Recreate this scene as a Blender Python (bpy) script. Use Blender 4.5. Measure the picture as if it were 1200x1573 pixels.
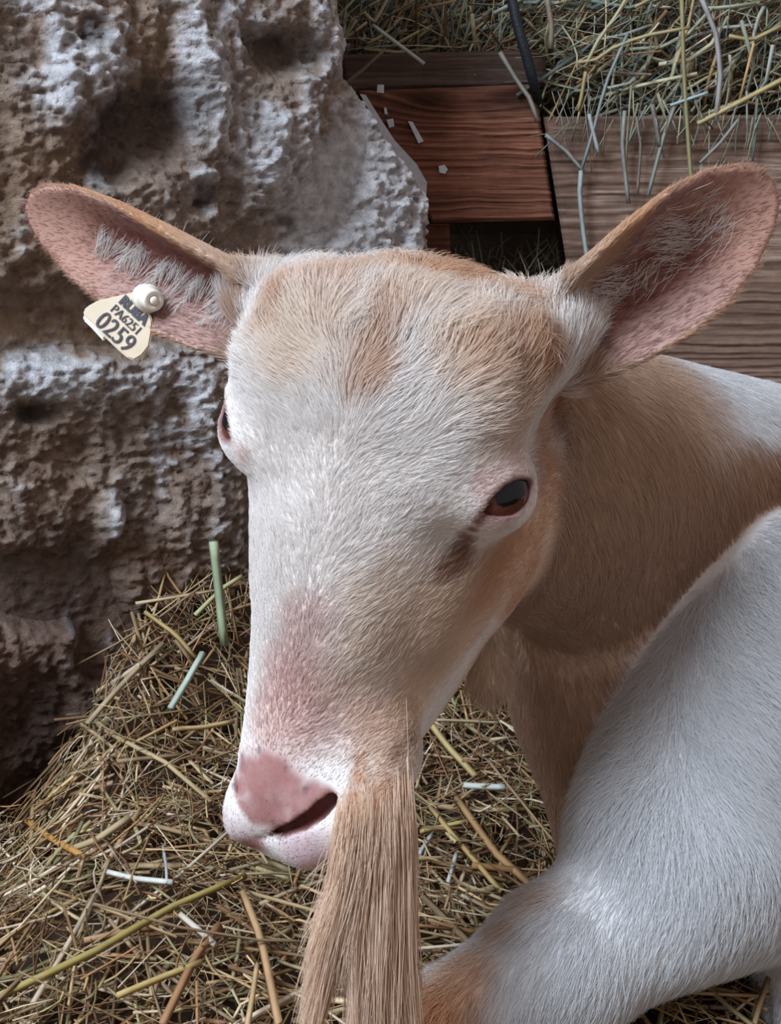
import bpy, math, random
import numpy as np
from mathutils import Vector, Matrix

for o in list(bpy.data.objects):
    bpy.data.objects.remove(o)
scene = bpy.context.scene
COL = scene.collection

# ------------------------------------------------------------------ camera
F = 1800.0                      # focal length in pixels of the 1200 x 1573 frame
PITCH = math.radians(12.0)
CAM = np.array([0.0, 0.0, 0.42])
cp, sp = math.cos(PITCH), math.sin(PITCH)
RIGHT = np.array([1.0, 0, 0]); FWD = np.array([0, cp, -sp]); UP = np.array([0, sp, cp])
cam_data = bpy.data.cameras.new('camera')
cam_data.sensor_fit = 'HORIZONTAL'; cam_data.sensor_width = 36.0
cam_data.lens = 36.0 * F / 1200.0
cam_data.clip_start = 0.02; cam_data.clip_end = 50
cam = bpy.data.objects.new('camera', cam_data)
cam.location = CAM; cam.rotation_euler = (math.pi / 2 - PITCH, 0, 0)
COL.objects.link(cam); scene.camera = cam

# ------------------------------------------------------------------ light
world = bpy.data.worlds.new('barn_ambient'); scene.world = world
world.use_nodes = True
bg = world.node_tree.nodes['Background']
bg.inputs['Color'].default_value = (0.95, 0.84, 0.80, 1)
bg.inputs['Strength'].default_value = 0.46


def area_light(name, loc, target, size, energy, color):
    ld = bpy.data.lights.new(name, 'AREA')
    ld.shape = 'RECTANGLE'; ld.size = size[0]; ld.size_y = size[1]
    ld.energy = energy; ld.color = color
    ob = bpy.data.objects.new(name, ld)
    ob.location = loc
    d = Vector(target) - Vector(loc)
    ob.rotation_euler = d.to_track_quat('-Z', 'Y').to_euler()
    COL.objects.link(ob)
    return ob


area_light('doorway_daylight', (-1.35, -0.55, 2.05), (0.05, 0.7, 0.25), (1.1, 1.4), 118, (0.72, 0.86, 1.0))
scene.view_settings.view_transform = 'Standard'
scene.view_settings.look = 'None'
scene.view_settings.exposure = 0.0
scene.view_settings.gamma = 1.0
scene.view_settings.use_curve_mapping = False

rng = np.random.default_rng(7)


# ------------------------------------------------------------------ helpers
def srgb(r, g, b):
    c = np.array([r, g, b], float) / 255.0
    return np.where(c <= 0.04045, c / 12.92, ((c + 0.055) / 1.055) ** 2.4)


def ray(px, py):
    d = FWD + RIGHT * ((px - 600.0) / F) - UP * ((py - 786.5) / F)
    return d                      # scaled so that depth along the axis is 1


def at(px, py, depth):            # a point on the ray at a depth along the camera axis (world)
    return CAM + ray(px, py) * depth


def atY(px, py, Y):
    d = ray(px, py)
    return CAM + d * (Y / d[1])


def cc(px, py, depth):            # the same point in camera coordinates (x right, y down, z away)
    return np.array([(px - 600.0) / F * depth, (py - 786.5) / F * depth, depth])


def cam2world(P):
    P = np.asarray(P, float)
    return CAM + P[..., 0:1] * RIGHT - P[..., 1:2] * UP + P[..., 2:3] * FWD


def project(P):                   # world -> pixel
    q = np.asarray(P, float) - CAM
    z = q @ FWD
    return 600 + F * (q @ RIGHT) / z, 786.5 - F * (q @ UP) / z, z


def mesh_from(name, V, faces_quads=None, tris=None, colors=None, smooth=True):
    me = bpy.data.meshes.new(name)
    V = np.asarray(V, np.float32)
    me.vertices.add(len(V)); me.vertices.foreach_set('co', V.ravel())
    loops = []; starts = []; totals = []
    n = 0
    if faces_quads is not None and len(faces_quads):
        q = np.asarray(faces_quads, np.int32)
        loops.append(q.ravel()); starts.append(np.arange(len(q)) * 4); totals.append(np.full(len(q), 4)); n = q.size
    if tris is not None and len(tris):
        t = np.asarray(tris, np.int32)
        loops.append(t.ravel()); starts.append(n + np.arange(len(t)) * 3); totals.append(np.full(len(t), 3))
    loops = np.concatenate(loops).astype(np.int32); starts = np.concatenate(starts).astype(np.int32)
    me.loops.add(len(loops)); me.loops.foreach_set('vertex_index', loops)
    me.polygons.add(len(starts)); me.polygons.foreach_set('loop_start', starts)
    me.polygons.foreach_set('use_smooth', np.full(len(starts), smooth))
    me.update(calc_edges=True); me.validate()
    if colors is not None:
        a = me.color_attributes.new('tint', 'FLOAT_COLOR', 'POINT')
        c = np.ones((len(V), 4), np.float32); c[:, :3] = colors
        a.data.foreach_set('color', c.ravel())
    return me


def obj(name, me, mat=None, parent=None, label=None, cat=None, group=None, kind=None):
    o = bpy.data.objects.new(name, me)
    COL.objects.link(o)
    if mat is not None and me is not None:
        me.materials.append(mat)
    if parent is not None:
        o.parent = parent
    if label: o['label'] = label
    if cat: o['category'] = cat
    if group: o['group'] = group
    if kind: o['kind'] = kind
    return o


def hash3(ix, iy, iz, seed):
    h = (ix.astype(np.int64) * 374761393 + iy.astype(np.int64) * 668265263 + iz.astype(np.int64) * 2147483647 + seed * 1274126177) & 0xFFFFFFFF
    h = ((h ^ (h >> 13)) * 1274126177) & 0xFFFFFFFF
    h = (h ^ (h >> 16)) & 0xFFFFFFFF
    return h.astype(np.float64) / 4294967295.0


def vnoise(P, seed=0):            # smooth value noise in [-1, 1], P (n, 3)
    P = np.asarray(P, float)
    i = np.floor(P).astype(np.int64); f = P - i
    f = f * f * f * (f * (f * 6 - 15) + 10)
    r = 0
    for dx in (0, 1):
        wx = f[:, 0] if dx else 1 - f[:, 0]
        for dy in (0, 1):
            wy = f[:, 1] if dy else 1 - f[:, 1]
            for dz in (0, 1):
                wz = f[:, 2] if dz else 1 - f[:, 2]
                r = r + wx * wy * wz * hash3(i[:, 0] + dx, i[:, 1] + dy, i[:, 2] + dz, seed)
    return r * 2 - 1


def fbm(P, octaves=4, seed=0, gain=0.5):
    s = 0; a = 1.0; t = 0
    P = np.asarray(P, float)
    for k in range(octaves):
        s = s + a * vnoise(P * (2.03 ** k) + k * 17.3, seed + k); t += a; a *= gain
    return s / t


def sstep(a, b, x):
    t = np.clip((x - a) / (b - a), 0, 1)
    return t * t * (3 - 2 * t)


# ------------------------------------------------------------------ materials
def new_mat(name):
    m = bpy.data.materials.new(name); m.use_nodes = True
    nt = m.node_tree
    return m, nt, nt.nodes['Principled BSDF']


def tint_mat(name, rough=0.8, spec=0.25, noise_scale=0, noise_amt=0.0, bump_scale=0, bump=0.0, bump_dist=0.002, coat=0.0, sss=0.0, transl=0.0):
    """colour from the mesh's tint attribute, broken up by procedural noise, with fine noise relief"""
    m, nt, b = new_mat(name)
    at_ = nt.nodes.new('ShaderNodeAttribute'); at_.attribute_name = 'tint'
    out = at_.outputs['Color']
    co = nt.nodes.new('ShaderNodeTexCoord')
    if noise_amt > 0:
        nz = nt.nodes.new('ShaderNodeTexNoise'); nz.inputs['Scale'].default_value = noise_scale
        nz.inputs['Detail'].default_value = 6; nz.inputs['Roughness'].default_value = 0.65
        nt.links.new(co.outputs['Object'], nz.inputs['Vector'])
        mr = nt.nodes.new('ShaderNodeMapRange')
        mr.inputs['From Min'].default_value = 0.3; mr.inputs['From Max'].default_value = 0.7
        mr.inputs['To Min'].default_value = 1 - noise_amt; mr.inputs['To Max'].default_value = 1 + noise_amt
        nt.links.new(nz.outputs['Fac'], mr.inputs['Value'])
        mx = nt.nodes.new('ShaderNodeVectorMath'); mx.operation = 'SCALE'
        nt.links.new(out, mx.inputs[0]); nt.links.new(mr.outputs['Result'], mx.inputs['Scale'])
        out = mx.outputs['Vector']
    nt.links.new(out, b.inputs['Base Color'])
    b.inputs['Roughness'].default_value = rough
    b.inputs['Specular IOR Level'].default_value = spec
    b.inputs['Coat Weight'].default_value = coat
    if sss > 0:
        b.inputs['Subsurface Weight'].default_value = sss
        b.inputs['Subsurface Radius'].default_value = (1, 0.4, 0.25)
        b.inputs['Subsurface Scale'].default_value = 0.003
    if bump > 0:
        nb = nt.nodes.new('ShaderNodeTexNoise'); nb.inputs['Scale'].default_value = bump_scale
        nb.inputs['Detail'].default_value = 8; nb.inputs['Roughness'].default_value = 0.7
        nt.links.new(co.outputs['Object'], nb.inputs['Vector'])
        bp = nt.nodes.new('ShaderNodeBump'); bp.inputs['Strength'].default_value = bump
        bp.inputs['Distance'].default_value = bump_dist
        nt.links.new(nb.outputs['Fac'], bp.inputs['Height']); nt.links.new(bp.outputs['Normal'], b.inputs['Normal'])
    if transl > 0:
        tr = nt.nodes.new('ShaderNodeBsdfTranslucent'); nt.links.new(out, tr.inputs['Color'])
        mixs = nt.nodes.new('ShaderNodeMixShader'); mixs.inputs['Fac'].default_value = transl
        nt.links.new(b.outputs['BSDF'], mixs.inputs[1]); nt.links.new(tr.outputs['BSDF'], mixs.inputs[2])
        nt.links.new(mixs.outputs['Shader'], nt.nodes['Material Output'].inputs['Surface'])
    return m


def plain_mat(name, col, rough=0.7, spec=0.3, noise_scale=40, noise_amt=0.15, bump=0.0, coat=0.0):
    m, nt, b = new_mat(name)
    co = nt.nodes.new('ShaderNodeTexCoord')
    nz = nt.nodes.new('ShaderNodeTexNoise'); nz.inputs['Scale'].default_value = noise_scale; nz.inputs['Detail'].default_value = 5
    nt.links.new(co.outputs['Object'], nz.inputs['Vector'])
    cr = nt.nodes.new('ShaderNodeValToRGB')
    c = np.array(col)
    cr.color_ramp.elements[0].color = (*(c * (1 - noise_amt)), 1); cr.color_ramp.elements[0].position = 0.3
    cr.color_ramp.elements[1].color = (*np.clip(c * (1 + noise_amt), 0, 1), 1); cr.color_ramp.elements[1].position = 0.7
    nt.links.new(nz.outputs['Fac'], cr.inputs['Fac']); nt.links.new(cr.outputs['Color'], b.inputs['Base Color'])
    b.inputs['Roughness'].default_value = rough; b.inputs['Specular IOR Level'].default_value = spec
    b.inputs['Coat Weight'].default_value = coat
    if bump > 0:
        bp = nt.nodes.new('ShaderNodeBump'); bp.inputs['Strength'].default_value = bump; bp.inputs['Distance'].default_value = 0.003
        nt.links.new(nz.outputs['Fac'], bp.inputs['Height']); nt.links.new(bp.outputs['Normal'], b.inputs['Normal'])
    return m


M_STONE = tint_mat('limewashed_stone', 0.9, 0.15, 110, 0.40, 300, 0.9, 0.004)
M_STRAW = tint_mat('straw', 0.6, 0.3, 60, 0.18, transl=0.2)
M_FUR = tint_mat('goat_fur', 0.65, 0.15, transl=0.30)
M_SKIN = tint_mat('goat_skin', 0.7, 0.2, 350, 0.10, 900, 0.25, 0.001)
M_EYE = tint_mat('goat_eye', 0.12, 0.35)
M_DIRT = plain_mat('barn_dirt', srgb(62, 46, 36), 0.95, 0.1, 60, 0.4, 0.6)
M_DARKWALL = plain_mat('dark_back_wall', srgb(70, 55, 46), 0.95, 0.1, 12, 0.4, 0.6)


# ------------------------------------------------------------------ ground
WALL_K = 0.70                     # the stone wall runs obliquely: Y = WALL_Y0 + WALL_K * X
WALL_Y0 = 1.0
WD = np.array([1.0, WALL_K, 0]) / math.hypot(1, WALL_K)
WN = np.array([WALL_K, -1.0, 0]) / math.hypot(1, WALL_K)      # faces the camera


def ground_h(X, Y):
    X = np.asarray(X, float); Y = np.asarray(Y, float)
    dist = (WALL_Y0 + WALL_K * X - Y) / math.hypot(1, WALL_K)   # distance from the stone wall
    side = sstep(-0.265, -0.165, X) * (1 - sstep(0.10, 0.35, X))
    mound = 0.165 * side * np.exp(-np.clip(dist, 0, 9) / 0.11)
    near = 0.02 * np.exp(-((X + 0.1) ** 2 + (Y - 0.62) ** 2) / 0.03)
    und = 0.012 * vnoise(np.stack([X.ravel() * 9, Y.ravel() * 9, 0 * X.ravel()], 1), 3).reshape(X.shape)
    return 0.02 + mound + near + und


def ground_hit(px, py):
    d = ray(px, py)
    ts = np.linspace(0.3, 2.0, 900)
    P = CAM + ts[:, None] * d
    k = np.argmax(P[:, 2] < ground_h(P[:, 0], P[:, 1]))
    return P[k] if k > 0 else CAM + d * 1.2


gx = np.linspace(-1.1, 1.3, 100); gy = np.linspace(-0.2, 1.6, 80)
GX, GY = np.meshgrid(gx, gy, indexing='ij')
GV = np.stack([GX, GY, ground_h(GX, GY) - 0.012], -1).reshape(-1, 3)


def grid_quads(n, m):
    i = np.arange(n - 1)[:, None] * m + np.arange(m - 1)[None, :]
    return np.stack([i, i + m, i + m + 1, i + 1], -1).reshape(-1, 4)


obj('floor', mesh_from('floor', GV, grid_quads(100, 80)), M_DIRT, kind='structure')

# ------------------------------------------------------------------ stone wall
NS, NZ = 400, 520
s_ax = np.linspace(-0.66, 0.09, NS); z_ax = np.linspace(-0.04, 0.86, NZ)
SS, ZZ = np.meshgrid(s_ax, z_ax, indexing='ij')
WP0 = np.array([0, WALL_Y0, 0]) + SS[..., None] * WD + ZZ[..., None] * np.array([0, 0, 1.0])
WPX, WPY, _ = project(WP0.reshape(-1, 3))
WPX = WPX.reshape(SS.shape); WPY = WPY.reshape(SS.shape)


def poly_sd(poly, X, Y):          # signed distance, positive inside
    poly = np.array(poly, float)
    inside = np.zeros(X.shape, bool); dist = np.full(X.shape, 1e9)
    n = len(poly)
    for i in range(n):
        a = poly[i]; b = poly[(i + 1) % n]
        e = b - a
        t = np.clip(((X - a[0]) * e[0] + (Y - a[1]) * e[1]) / (e @ e), 0, 1)
        dist = np.minimum(dist, np.hypot(X - a[0] - t * e[0], Y - a[1] - t * e[1]))
        c = ((a[1] > Y) != (b[1] > Y)) & (X < (b[0] - a[0]) * (Y - a[1]) / (b[1] - a[1] + 1e-12) + a[0])
        inside ^= c
    return np.where(inside, dist, -dist)


WF = np.stack([SS, ZZ, 0 * SS], -1).reshape(-1, 3)


def nz2(scale, oct=4, seed=0, stretch=(1, 1), gain=0.5):
    return fbm(WF * np.array([scale * stretch[0], scale * stretch[1], 1]), oct, seed, gain).reshape(SS.shape)


warpx = 22 * nz2(16, 3, 50); warpy = 22 * nz2(16, 3, 60)
UX = WPX + warpx; UY = WPY + warpy
n_big = nz2(9, 4, 1); n_mid = nz2(38, 4, 11, (1.5, 0.8)); n_fine = nz2(170, 3, 21, (0.9, 1.4), 0.7)
n_str = nz2(46, 3, 31, (1.6, 0.35))
rough_h = 0.012 * n_big + 0.0070 * n_mid + 0.0062 * n_fine + 0.004 * n_str


def blob(cx, cy, rx, ry, rot=0.0, soft=0.5):
    c, s = math.cos(math.radians(rot)), math.sin(math.radians(rot))
    dx, dy = UX - cx, UY - cy
    q = np.hypot((dx * c + dy * s) / rx, (-dx * s + dy * c) / ry)
    return 1 - sstep(1 - soft, 1 + soft, q)


cav = np.zeros(SS.shape)          # hollows in the stone, in metres
for a in [(200, 195, 85, 62, -15, .018), (150, 240, 45, 45, 0, .016), (420, 82, 58, 30, 15, .020), (375, 60, 30, 20, 0, .012),
          (297, 305, 30, 20, 0, .014), (437, 343, 18, 11, 0, .016), (335, 300, 22, 45, 10, .010), (115, 50, 20, 22, 0, .008),
          (505, 250, 34, 115, 5, .028), (465, 360, 80, 22, -20, .016), (60, 500, 100, 32, 4, .008), (40, 625, 30, 18, 0, .010),
          (130, 880, 55, 70, 0, .018), (60, 900, 60, 60, 0, .016), (150, 1000, 60, 40, 0, .016), (30, 1090, 60, 60, 0, .014),
          (100, 1160, 60, 50, 0, .02), (40, 1210, 60, 60, 0, .02), (270, 690, 36, 30, 0, .008), (95, 700, 40, 24, 0, .007), (25, 410, 20, 26, 0, .01)]:
    cav = np.maximum(cav, blob(*a[:5]) * a[5])
ridge = np.zeros(SS.shape)
for a in [(283, 150, 28, 150, -6, .014), (110, 120, 45, 90, 10, .012), (420, 230, 50, 85, 0, .014), (285, 270, 16, 45, 10, .010),
          (60, 580, 70, 28, 8, .008), (180, 580, 90, 40, 0, .012), (330, 620, 60, 90, 0, .012), (110, 940, 25, 60, 10, .008), (300, 800, 60, 60, 0, .012),
          (150, 800, 22, 50, 0, .010), (200, 960, 50, 40, 0, .01)]:
    ridge = np.maximum(ridge, blob(*a[:5], soft=0.7) * a[5])

lime = np.zeros(SS.shape)         # where limewash survives
for a in [(283, 140, 45, 170, -6, 1.0), (420, 240, 75, 105, 0, 1.0), (90, 110, 65, 90, 10, .8), (350, 25, 60, 50, 0, .7), (490, 60, 50, 80, 0, .7), (285, 285, 30, 30, 0, 1.),
          (560, 330, 100, 160, 0, 1.3), (60, 580, 75, 34, 8, 1.1), (200, 590, 120, 45, 0, .55), (320, 640, 80, 110, 0, .35), (235, 690, 14, 60, 0, .8), (25, 330, 50, 40, 0, .3),
          (320, 840, 70, 60, 0, .6), (110, 960, 22, 60, 15, .6), (160, 1000, 60, 70, 0, .25), (135, 280, 24, 18, 0, .9), (15, 15, 30, 30, 0, .7), (170, 770, 40, 40, 0, .5)]:
    lime = np.maximum(lime, blob(*a[:5], soft=0.8) * a[5])
tanm = np.zeros(SS.shape)
for a in [(50, 300, 90, 130, 0, .9), (60, 500, 120, 34, 4, 1.0), (190, 80, 60, 50, 0, .8), (40, 200, 60, 60, 0, .6), (510, 270, 40, 110, 0, .9), (70, 720, 80, 60, 0, .5), (210, 860, 70, 50, 0, .5),
          (120, 550, 16, 16, 0, .9), (270, 690, 50, 60, 0, .6)]:
    tanm = np.maximum(tanm, blob(*a[:5], soft=0.8) * a[5])
dark = np.zeros(SS.shape)         # shade of the hollows, painted into the stone colour
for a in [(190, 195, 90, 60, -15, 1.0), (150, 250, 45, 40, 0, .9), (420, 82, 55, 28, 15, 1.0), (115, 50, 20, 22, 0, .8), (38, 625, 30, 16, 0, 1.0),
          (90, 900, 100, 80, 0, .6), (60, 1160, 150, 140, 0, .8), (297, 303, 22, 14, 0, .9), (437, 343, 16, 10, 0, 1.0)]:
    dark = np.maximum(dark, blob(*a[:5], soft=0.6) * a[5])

C_LIME = srgb(206, 203, 206); C_MID = srgb(158, 140, 128); C_TAN = srgb(150, 122, 98); C_BRN = srgb(118, 90, 78); C_DRK = srgb(58, 46, 44)
red = sstep(720, 1000, UY) * 0.75
base_c = C_MID[None, None] * (1 - tanm[..., None] * .8) + C_TAN[None, None] * tanm[..., None] * .8
base_c = base_c * (1 - red[..., None]) + C_BRN * red[..., None]
wl = np.clip(lime * 0.95 + 0.55 * n_mid + 0.55 * n_fine + 0.35 * n_str - 0.18 - 0.15 * red, 0, 1)
wl = sstep(0.05, 0.75, wl)
colr = base_c * (1 - wl[..., None]) + C_LIME * wl[..., None]
wb = sstep(0.05, 0.5, 0.6 * nz2(24, 4, 71) + 0.4 * nz2(90, 3, 81) - lime * .25 + 0.12 * red)[..., None]
colr = colr * (1 - 0.7 * wb) + C_BRN * 0.7 * wb
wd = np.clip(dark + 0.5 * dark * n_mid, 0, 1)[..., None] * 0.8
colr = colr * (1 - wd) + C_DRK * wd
colr = np.clip(colr * (1 + 0.12 * n_fine[..., None]), 0.004, 0.9)

STONES = {
    'A': ([(-260, -240), (500, -240), (548, 60), (528, 200), (505, 310), (430, 352), (330, 405), (200, 440), (60, 470), (-260, 480)], 0.034),
    'B': ([(-260, 505), (60, 515), (250, 490), (420, 440), (540, 480), (560, 1000), (300, 1010), (120, 905), (-260, 850)], 0.030),
    'C': ([(-260, 885), (105, 925), (270, 1020), (330, 1500), (-260, 1500)], 0.040),
    'D': ([(425, 385), (490, 325), (518, 200), (530, 100), (790, 300), (760, 900), (560, 900), (520, 470)], 0.028),
    'E': ([(510, -240), (640, -240), (640, 40), (600, 95), (545, 140), (552, 60)], 0.012),
}
bound = np.interp(UY, [-200, 130, 150, 300, 330, 420, 900], [515, 520, 541, 640, 645, 642, 655])   # where the wall turns its corner
turn = -0.10 * (np.clip(WPX - bound + 0.35 * (UX - WPX), 0, 200) / 30.0) ** 1.6
mortar_h = 0.004 + 0.35 * rough_h + turn
wall_pts = WP0 + (mortar_h[..., None]) * WN
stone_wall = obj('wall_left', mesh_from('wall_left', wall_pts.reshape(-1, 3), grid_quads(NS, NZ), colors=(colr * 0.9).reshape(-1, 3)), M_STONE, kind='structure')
stone_labels = {'A': 'upper limewashed boulder with dark hollows', 'B': 'weathered grey brown boulder behind the goat', 'C': 'dark boulder at the foot of the wall',
                'D': 'pale limewashed stone beside the manger', 'E': 'stone above the manger beam'}
for key, (poly, hgt) in STONES.items():
    sd = poly_sd(poly, UX, UY)
    dome = sstep(-6, 62, sd) ** 0.8
    h = -0.012 + hgt * dome + (rough_h + ridge - cav) * sstep(-6, 25, sd) + turn
    use = sd > -8
    quads = grid_quads(NS, NZ)
    keep = use.reshape(-1)[quads].all(1)
    q = quads[keep]
    ids, inv = np.unique(q, return_inverse=True)
    P = (WP0 + h[..., None] * WN).reshape(-1, 3)[ids]
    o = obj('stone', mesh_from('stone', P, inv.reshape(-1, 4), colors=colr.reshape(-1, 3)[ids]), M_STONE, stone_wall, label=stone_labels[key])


def box_mesh(name, corners_front, thick_vec, seg=(1, 1), bevel=0.0):
    """a slab from a front quad (tl, tr, br, bl) pushed back along thick_vec"""
    import bmesh
    bm = bmesh.new()
    f = [bm.verts.new(c) for c in corners_front]
    b = [bm.verts.new(np.array(c) + thick_vec) for c in corners_front]
    bm.faces.new(f[::-1]); bm.faces.new(b)
    for i in range(4):
        j = (i + 1) % 4
        bm.faces.new((f[i], f[j], b[j], b[i]))
    bmesh.ops.recalc_face_normals(bm, faces=bm.faces)
    if bevel > 0:
        bmesh.ops.bevel(bm, geom=bm.edges[:], offset=bevel, segments=2, affect='EDGES')
    me = bpy.data.meshes.new(name); bm.to_mesh(me); bm.free()
    return me


bwm = box_mesh('wall_back', [(-0.4, 1.62, 1.4), (1.6, 1.62, 1.4), (1.6, 1.62, -0.1), (-0.4, 1.62, -0.1)], np.array([0, .08, 0]))
obj('wall_back', bwm, M_DARKWALL, kind='structure')

# ------------------------------------------------------------------ wooden manger
MY = 1.15
M_WOOD = tint_mat('weathered_wood', 0.8, 0.2, 70, 0.16, 160, 0.35, 0.002)
M_PAINT = plain_mat('lime_paint', srgb(196, 200, 208), 0.85, 0.2, 200, 0.1)


def empty(name, loc, label, cat, group=None):
    o = bpy.data.objects.new(name, None); COL.objects.link(o); o.location = loc
    o.empty_display_size = 0.05
    o['label'] = label; o['category'] = cat
    if group: o['group'] = group
    return o


def wood_board(name, px4, Y, thick, n, m, cols, parent, freq=230.0, knots=(), groove=0.0016, seed=0, label=None, edge=0.003):
    """board from its front corners (tl, tr, br, bl) in pixels on the plane Y; grain runs along the board"""
    tl, tr, br, bl = [atY(x, y, Y) for x, y in px4]
    A = np.linspace(0, 1, n)[:, None]; B = np.linspace(0, 1, m)[None, :]
    P = ((1 - A) * (1 - B))[..., None] * tl + (A * (1 - B))[..., None] * tr + (A * B)[..., None] * br + ((1 - A) * B)[..., None] * bl
    a = P[..., 0].ravel(); b = P[..., 2].ravel()
    S = np.stack([a, b, 0 * a], 1)
    w = 0.004 * fbm(S * np.array([9, 26, 1]), 3, seed) + 0.0012 * fbm(S * np.array([40, 90, 1]), 2, seed + 5)
    kd = np.zeros(len(a))
    for (kx, ky, rx, ry) in knots:
        k = atY(kx, ky, Y)
        q = ((a - k[0]) / rx) ** 2 + ((b - k[2]) / ry) ** 2
        w = w - 0.6 * (b - k[2]) * np.exp(-q * 0.6) + 0.012 * np.exp(-q * 0.35)
        kd = np.maximum(kd, np.exp(-q * 1.3))
    ph = (b + w) * freq * (1 + 0.0 * a)
    g = np.sin(ph * 2.2) * 0.5 + 0.5
    ln_ = fbm(S * np.array([5, 380, 1]) + np.stack([0 * a, w * 380, 0 * a], 1), 3, seed + 17) * 0.5 + 0.5
    g = 0.35 * g ** 1.5 + 0.65 * sstep(0.3, 0.72, ln_)
    fine = fbm(S * np.array([30, 900, 1]), 3, seed + 9) * 0.5 + 0.5
    big = fbm(S * np.array([8, 30, 1]), 3, seed + 13) * 0.5 + 0.5
    lightc, midc, darkc = [np.array(c) for c in cols]
    t = np.clip(0.55 * g + 0.3 * fine + 0.35 * (big - 0.5), 0, 1)[:, None]
    C = darkc * (1 - t) + midc * t
    t2 = sstep(0.55, 0.85, 0.5 * fine + 0.6 * big)[:, None]
    C = C * (1 - 0.5 * t2) + lightc * 0.5 * t2
    C = C * (1 - 0.9 * kd[:, None]) + darkc * 0.4 * kd[:, None]
    h = groove * (g - 1) + 0.0012 * (fine - 1) + 0.0014 * (big - .5)
    P = P.reshape(-1, 3).copy(); P[:, 1] -= h
    # rounded long edges
    eb = np.minimum(B, 1 - B) * np.ones_like(A) * np.linalg.norm(tl - bl); ea = np.minimum(A, 1 - A) * np.ones_like(B) * np.linalg.norm(tl - tr)
    ed = np.minimum(ea, eb).ravel()
    P[:, 1] += edge * (1 - np.clip(ed / 0.005, 0, 1)) ** 2 * 1.5
    q = grid_quads(n, m)
    # sides and back
    idx = np.arange(n * m).reshape(n, m)
    ring = np.concatenate([idx[:, 0], idx[-1, 1:], idx[-2::-1, -1], idx[0, -2:0:-1]])
    back = P[ring].copy(); back[:, 1] = Y + thick
    base = len(P)
    r2 = base + np.arange(len(ring))
    sides = np.stack([ring, np.roll(ring, -1), np.roll(r2, -1), r2], 1)
    cen = back.mean(0)
    bt = np.stack([r2, np.roll(r2, -1), np.full(len(r2), base + len(ring))], 1)
    V = np.concatenate([P, back, cen[None]])
    CC = np.concatenate([C, C[ring], C.mean(0)[None]])
    me = mesh_from(name, V, np.concatenate([q, sides]), bt, colors=np.clip(CC, 0.003, 0.9))
    return obj(name, me, M_WOOD, parent, label=label)


RED = (srgb(184, 130, 104), srgb(152, 98, 76), srgb(74, 44, 36))
GREY = (srgb(186, 164, 148), srgb(146, 118, 102), srgb(84, 64, 54))
DULL = (srgb(136, 118, 108), srgb(104, 84, 74), srgb(60, 48, 42))
manger = empty('hay_manger', (0.3, MY, 0.0), 'weathered wooden hay manger built against the stone wall', 'manger')
manger_parts = []
Minv = np.array([0.3, MY, 0.0])


def board(*a, **k):
    o = wood_board(*a, parent=manger, **k)
    o.location = -Vector(Minv)
    return o


board('cross_board', [(548, 138), (824, 128), (854, 338), (664, 342)], 1.150, 0.045, 220, 170, RED, freq=330, knots=[(660, 152, 0.034, 0.013), (790, 150, 0.05, 0.018)], seed=3,
      groove=0.0022, label='reddish brown board with raised grain and lime splashes')
board('front_board', [(836, 178), (1500, 172), (1500, 660), (912, 660)], 1.144, 0.040, 330, 240, GREY, freq=300, knots=[], seed=21, groove=0.0026, label='weathered grey brown front board')
board('top_rail', [(520, 82), (838, 74), (842, 132), (532, 140)], 1.165, 0.06, 120, 40, DULL, freq=200, seed=33, groove=0.001, label='dusty grey rail')
board('post', [(628, 300), (690, 300), (700, 640), (640, 640)], 1.19, 0.05, 40, 120, RED, freq=160, seed=41, groove=0.001)
board('bottom_rail', [(640, 560), (930, 560), (930, 680), (640, 680)], 1.17, 0.04, 60, 40, DULL, freq=200, seed=45, groove=0.001)


def flat_patch(name, pts_px, Y, thick, mat, parent, label=None, off=None):
    import bmesh
    bm = bmesh.new()
    f = [bm.verts.new(atY(x, y, Y) - (off if off is not None else 0)) for x, y in pts_px]
    b = [bm.verts.new(atY(x, y, Y) + np.array([0, thick, 0]) - (off if off is not None else 0)) for x, y in pts_px]
    bm.faces.new(f); bm.faces.new(b[::-1])
    for i in range(len(f)):
        j = (i + 1) % len(f); bm.faces.new((f[j], f[i], b[i], b[j]))
    bmesh.ops.recalc_face_normals(bm, faces=bm.faces)
    me = bpy.data.meshes.new(name); bm.to_mesh(me); bm.free()
    return obj(name, me, mat, parent, label=label)


cb = [o for o in manger.children if o.name.startswith('cross_board')][0]
for pts in ([(553, 144), (562, 146), (582, 178), (606, 215), (640, 252), (656, 280), (655, 300), (640, 292), (628, 272), (606, 240), (585, 205), (566, 168)],
            [(627, 186), (634, 187), (651, 217), (643, 220)], [(674, 255), (683, 253), (688, 260), (684, 267), (675, 265)], [(580, 130), (590, 130), (590, 143), (579, 142)],
            [(590, 165), (594, 166), (596, 176), (591, 175)], [(594, 184), (604, 182), (606, 194), (598, 196)]):
    flat_patch('lime_splash', pts, 1.1478, 0.004, M_PAINT, cb, off=None)

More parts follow.
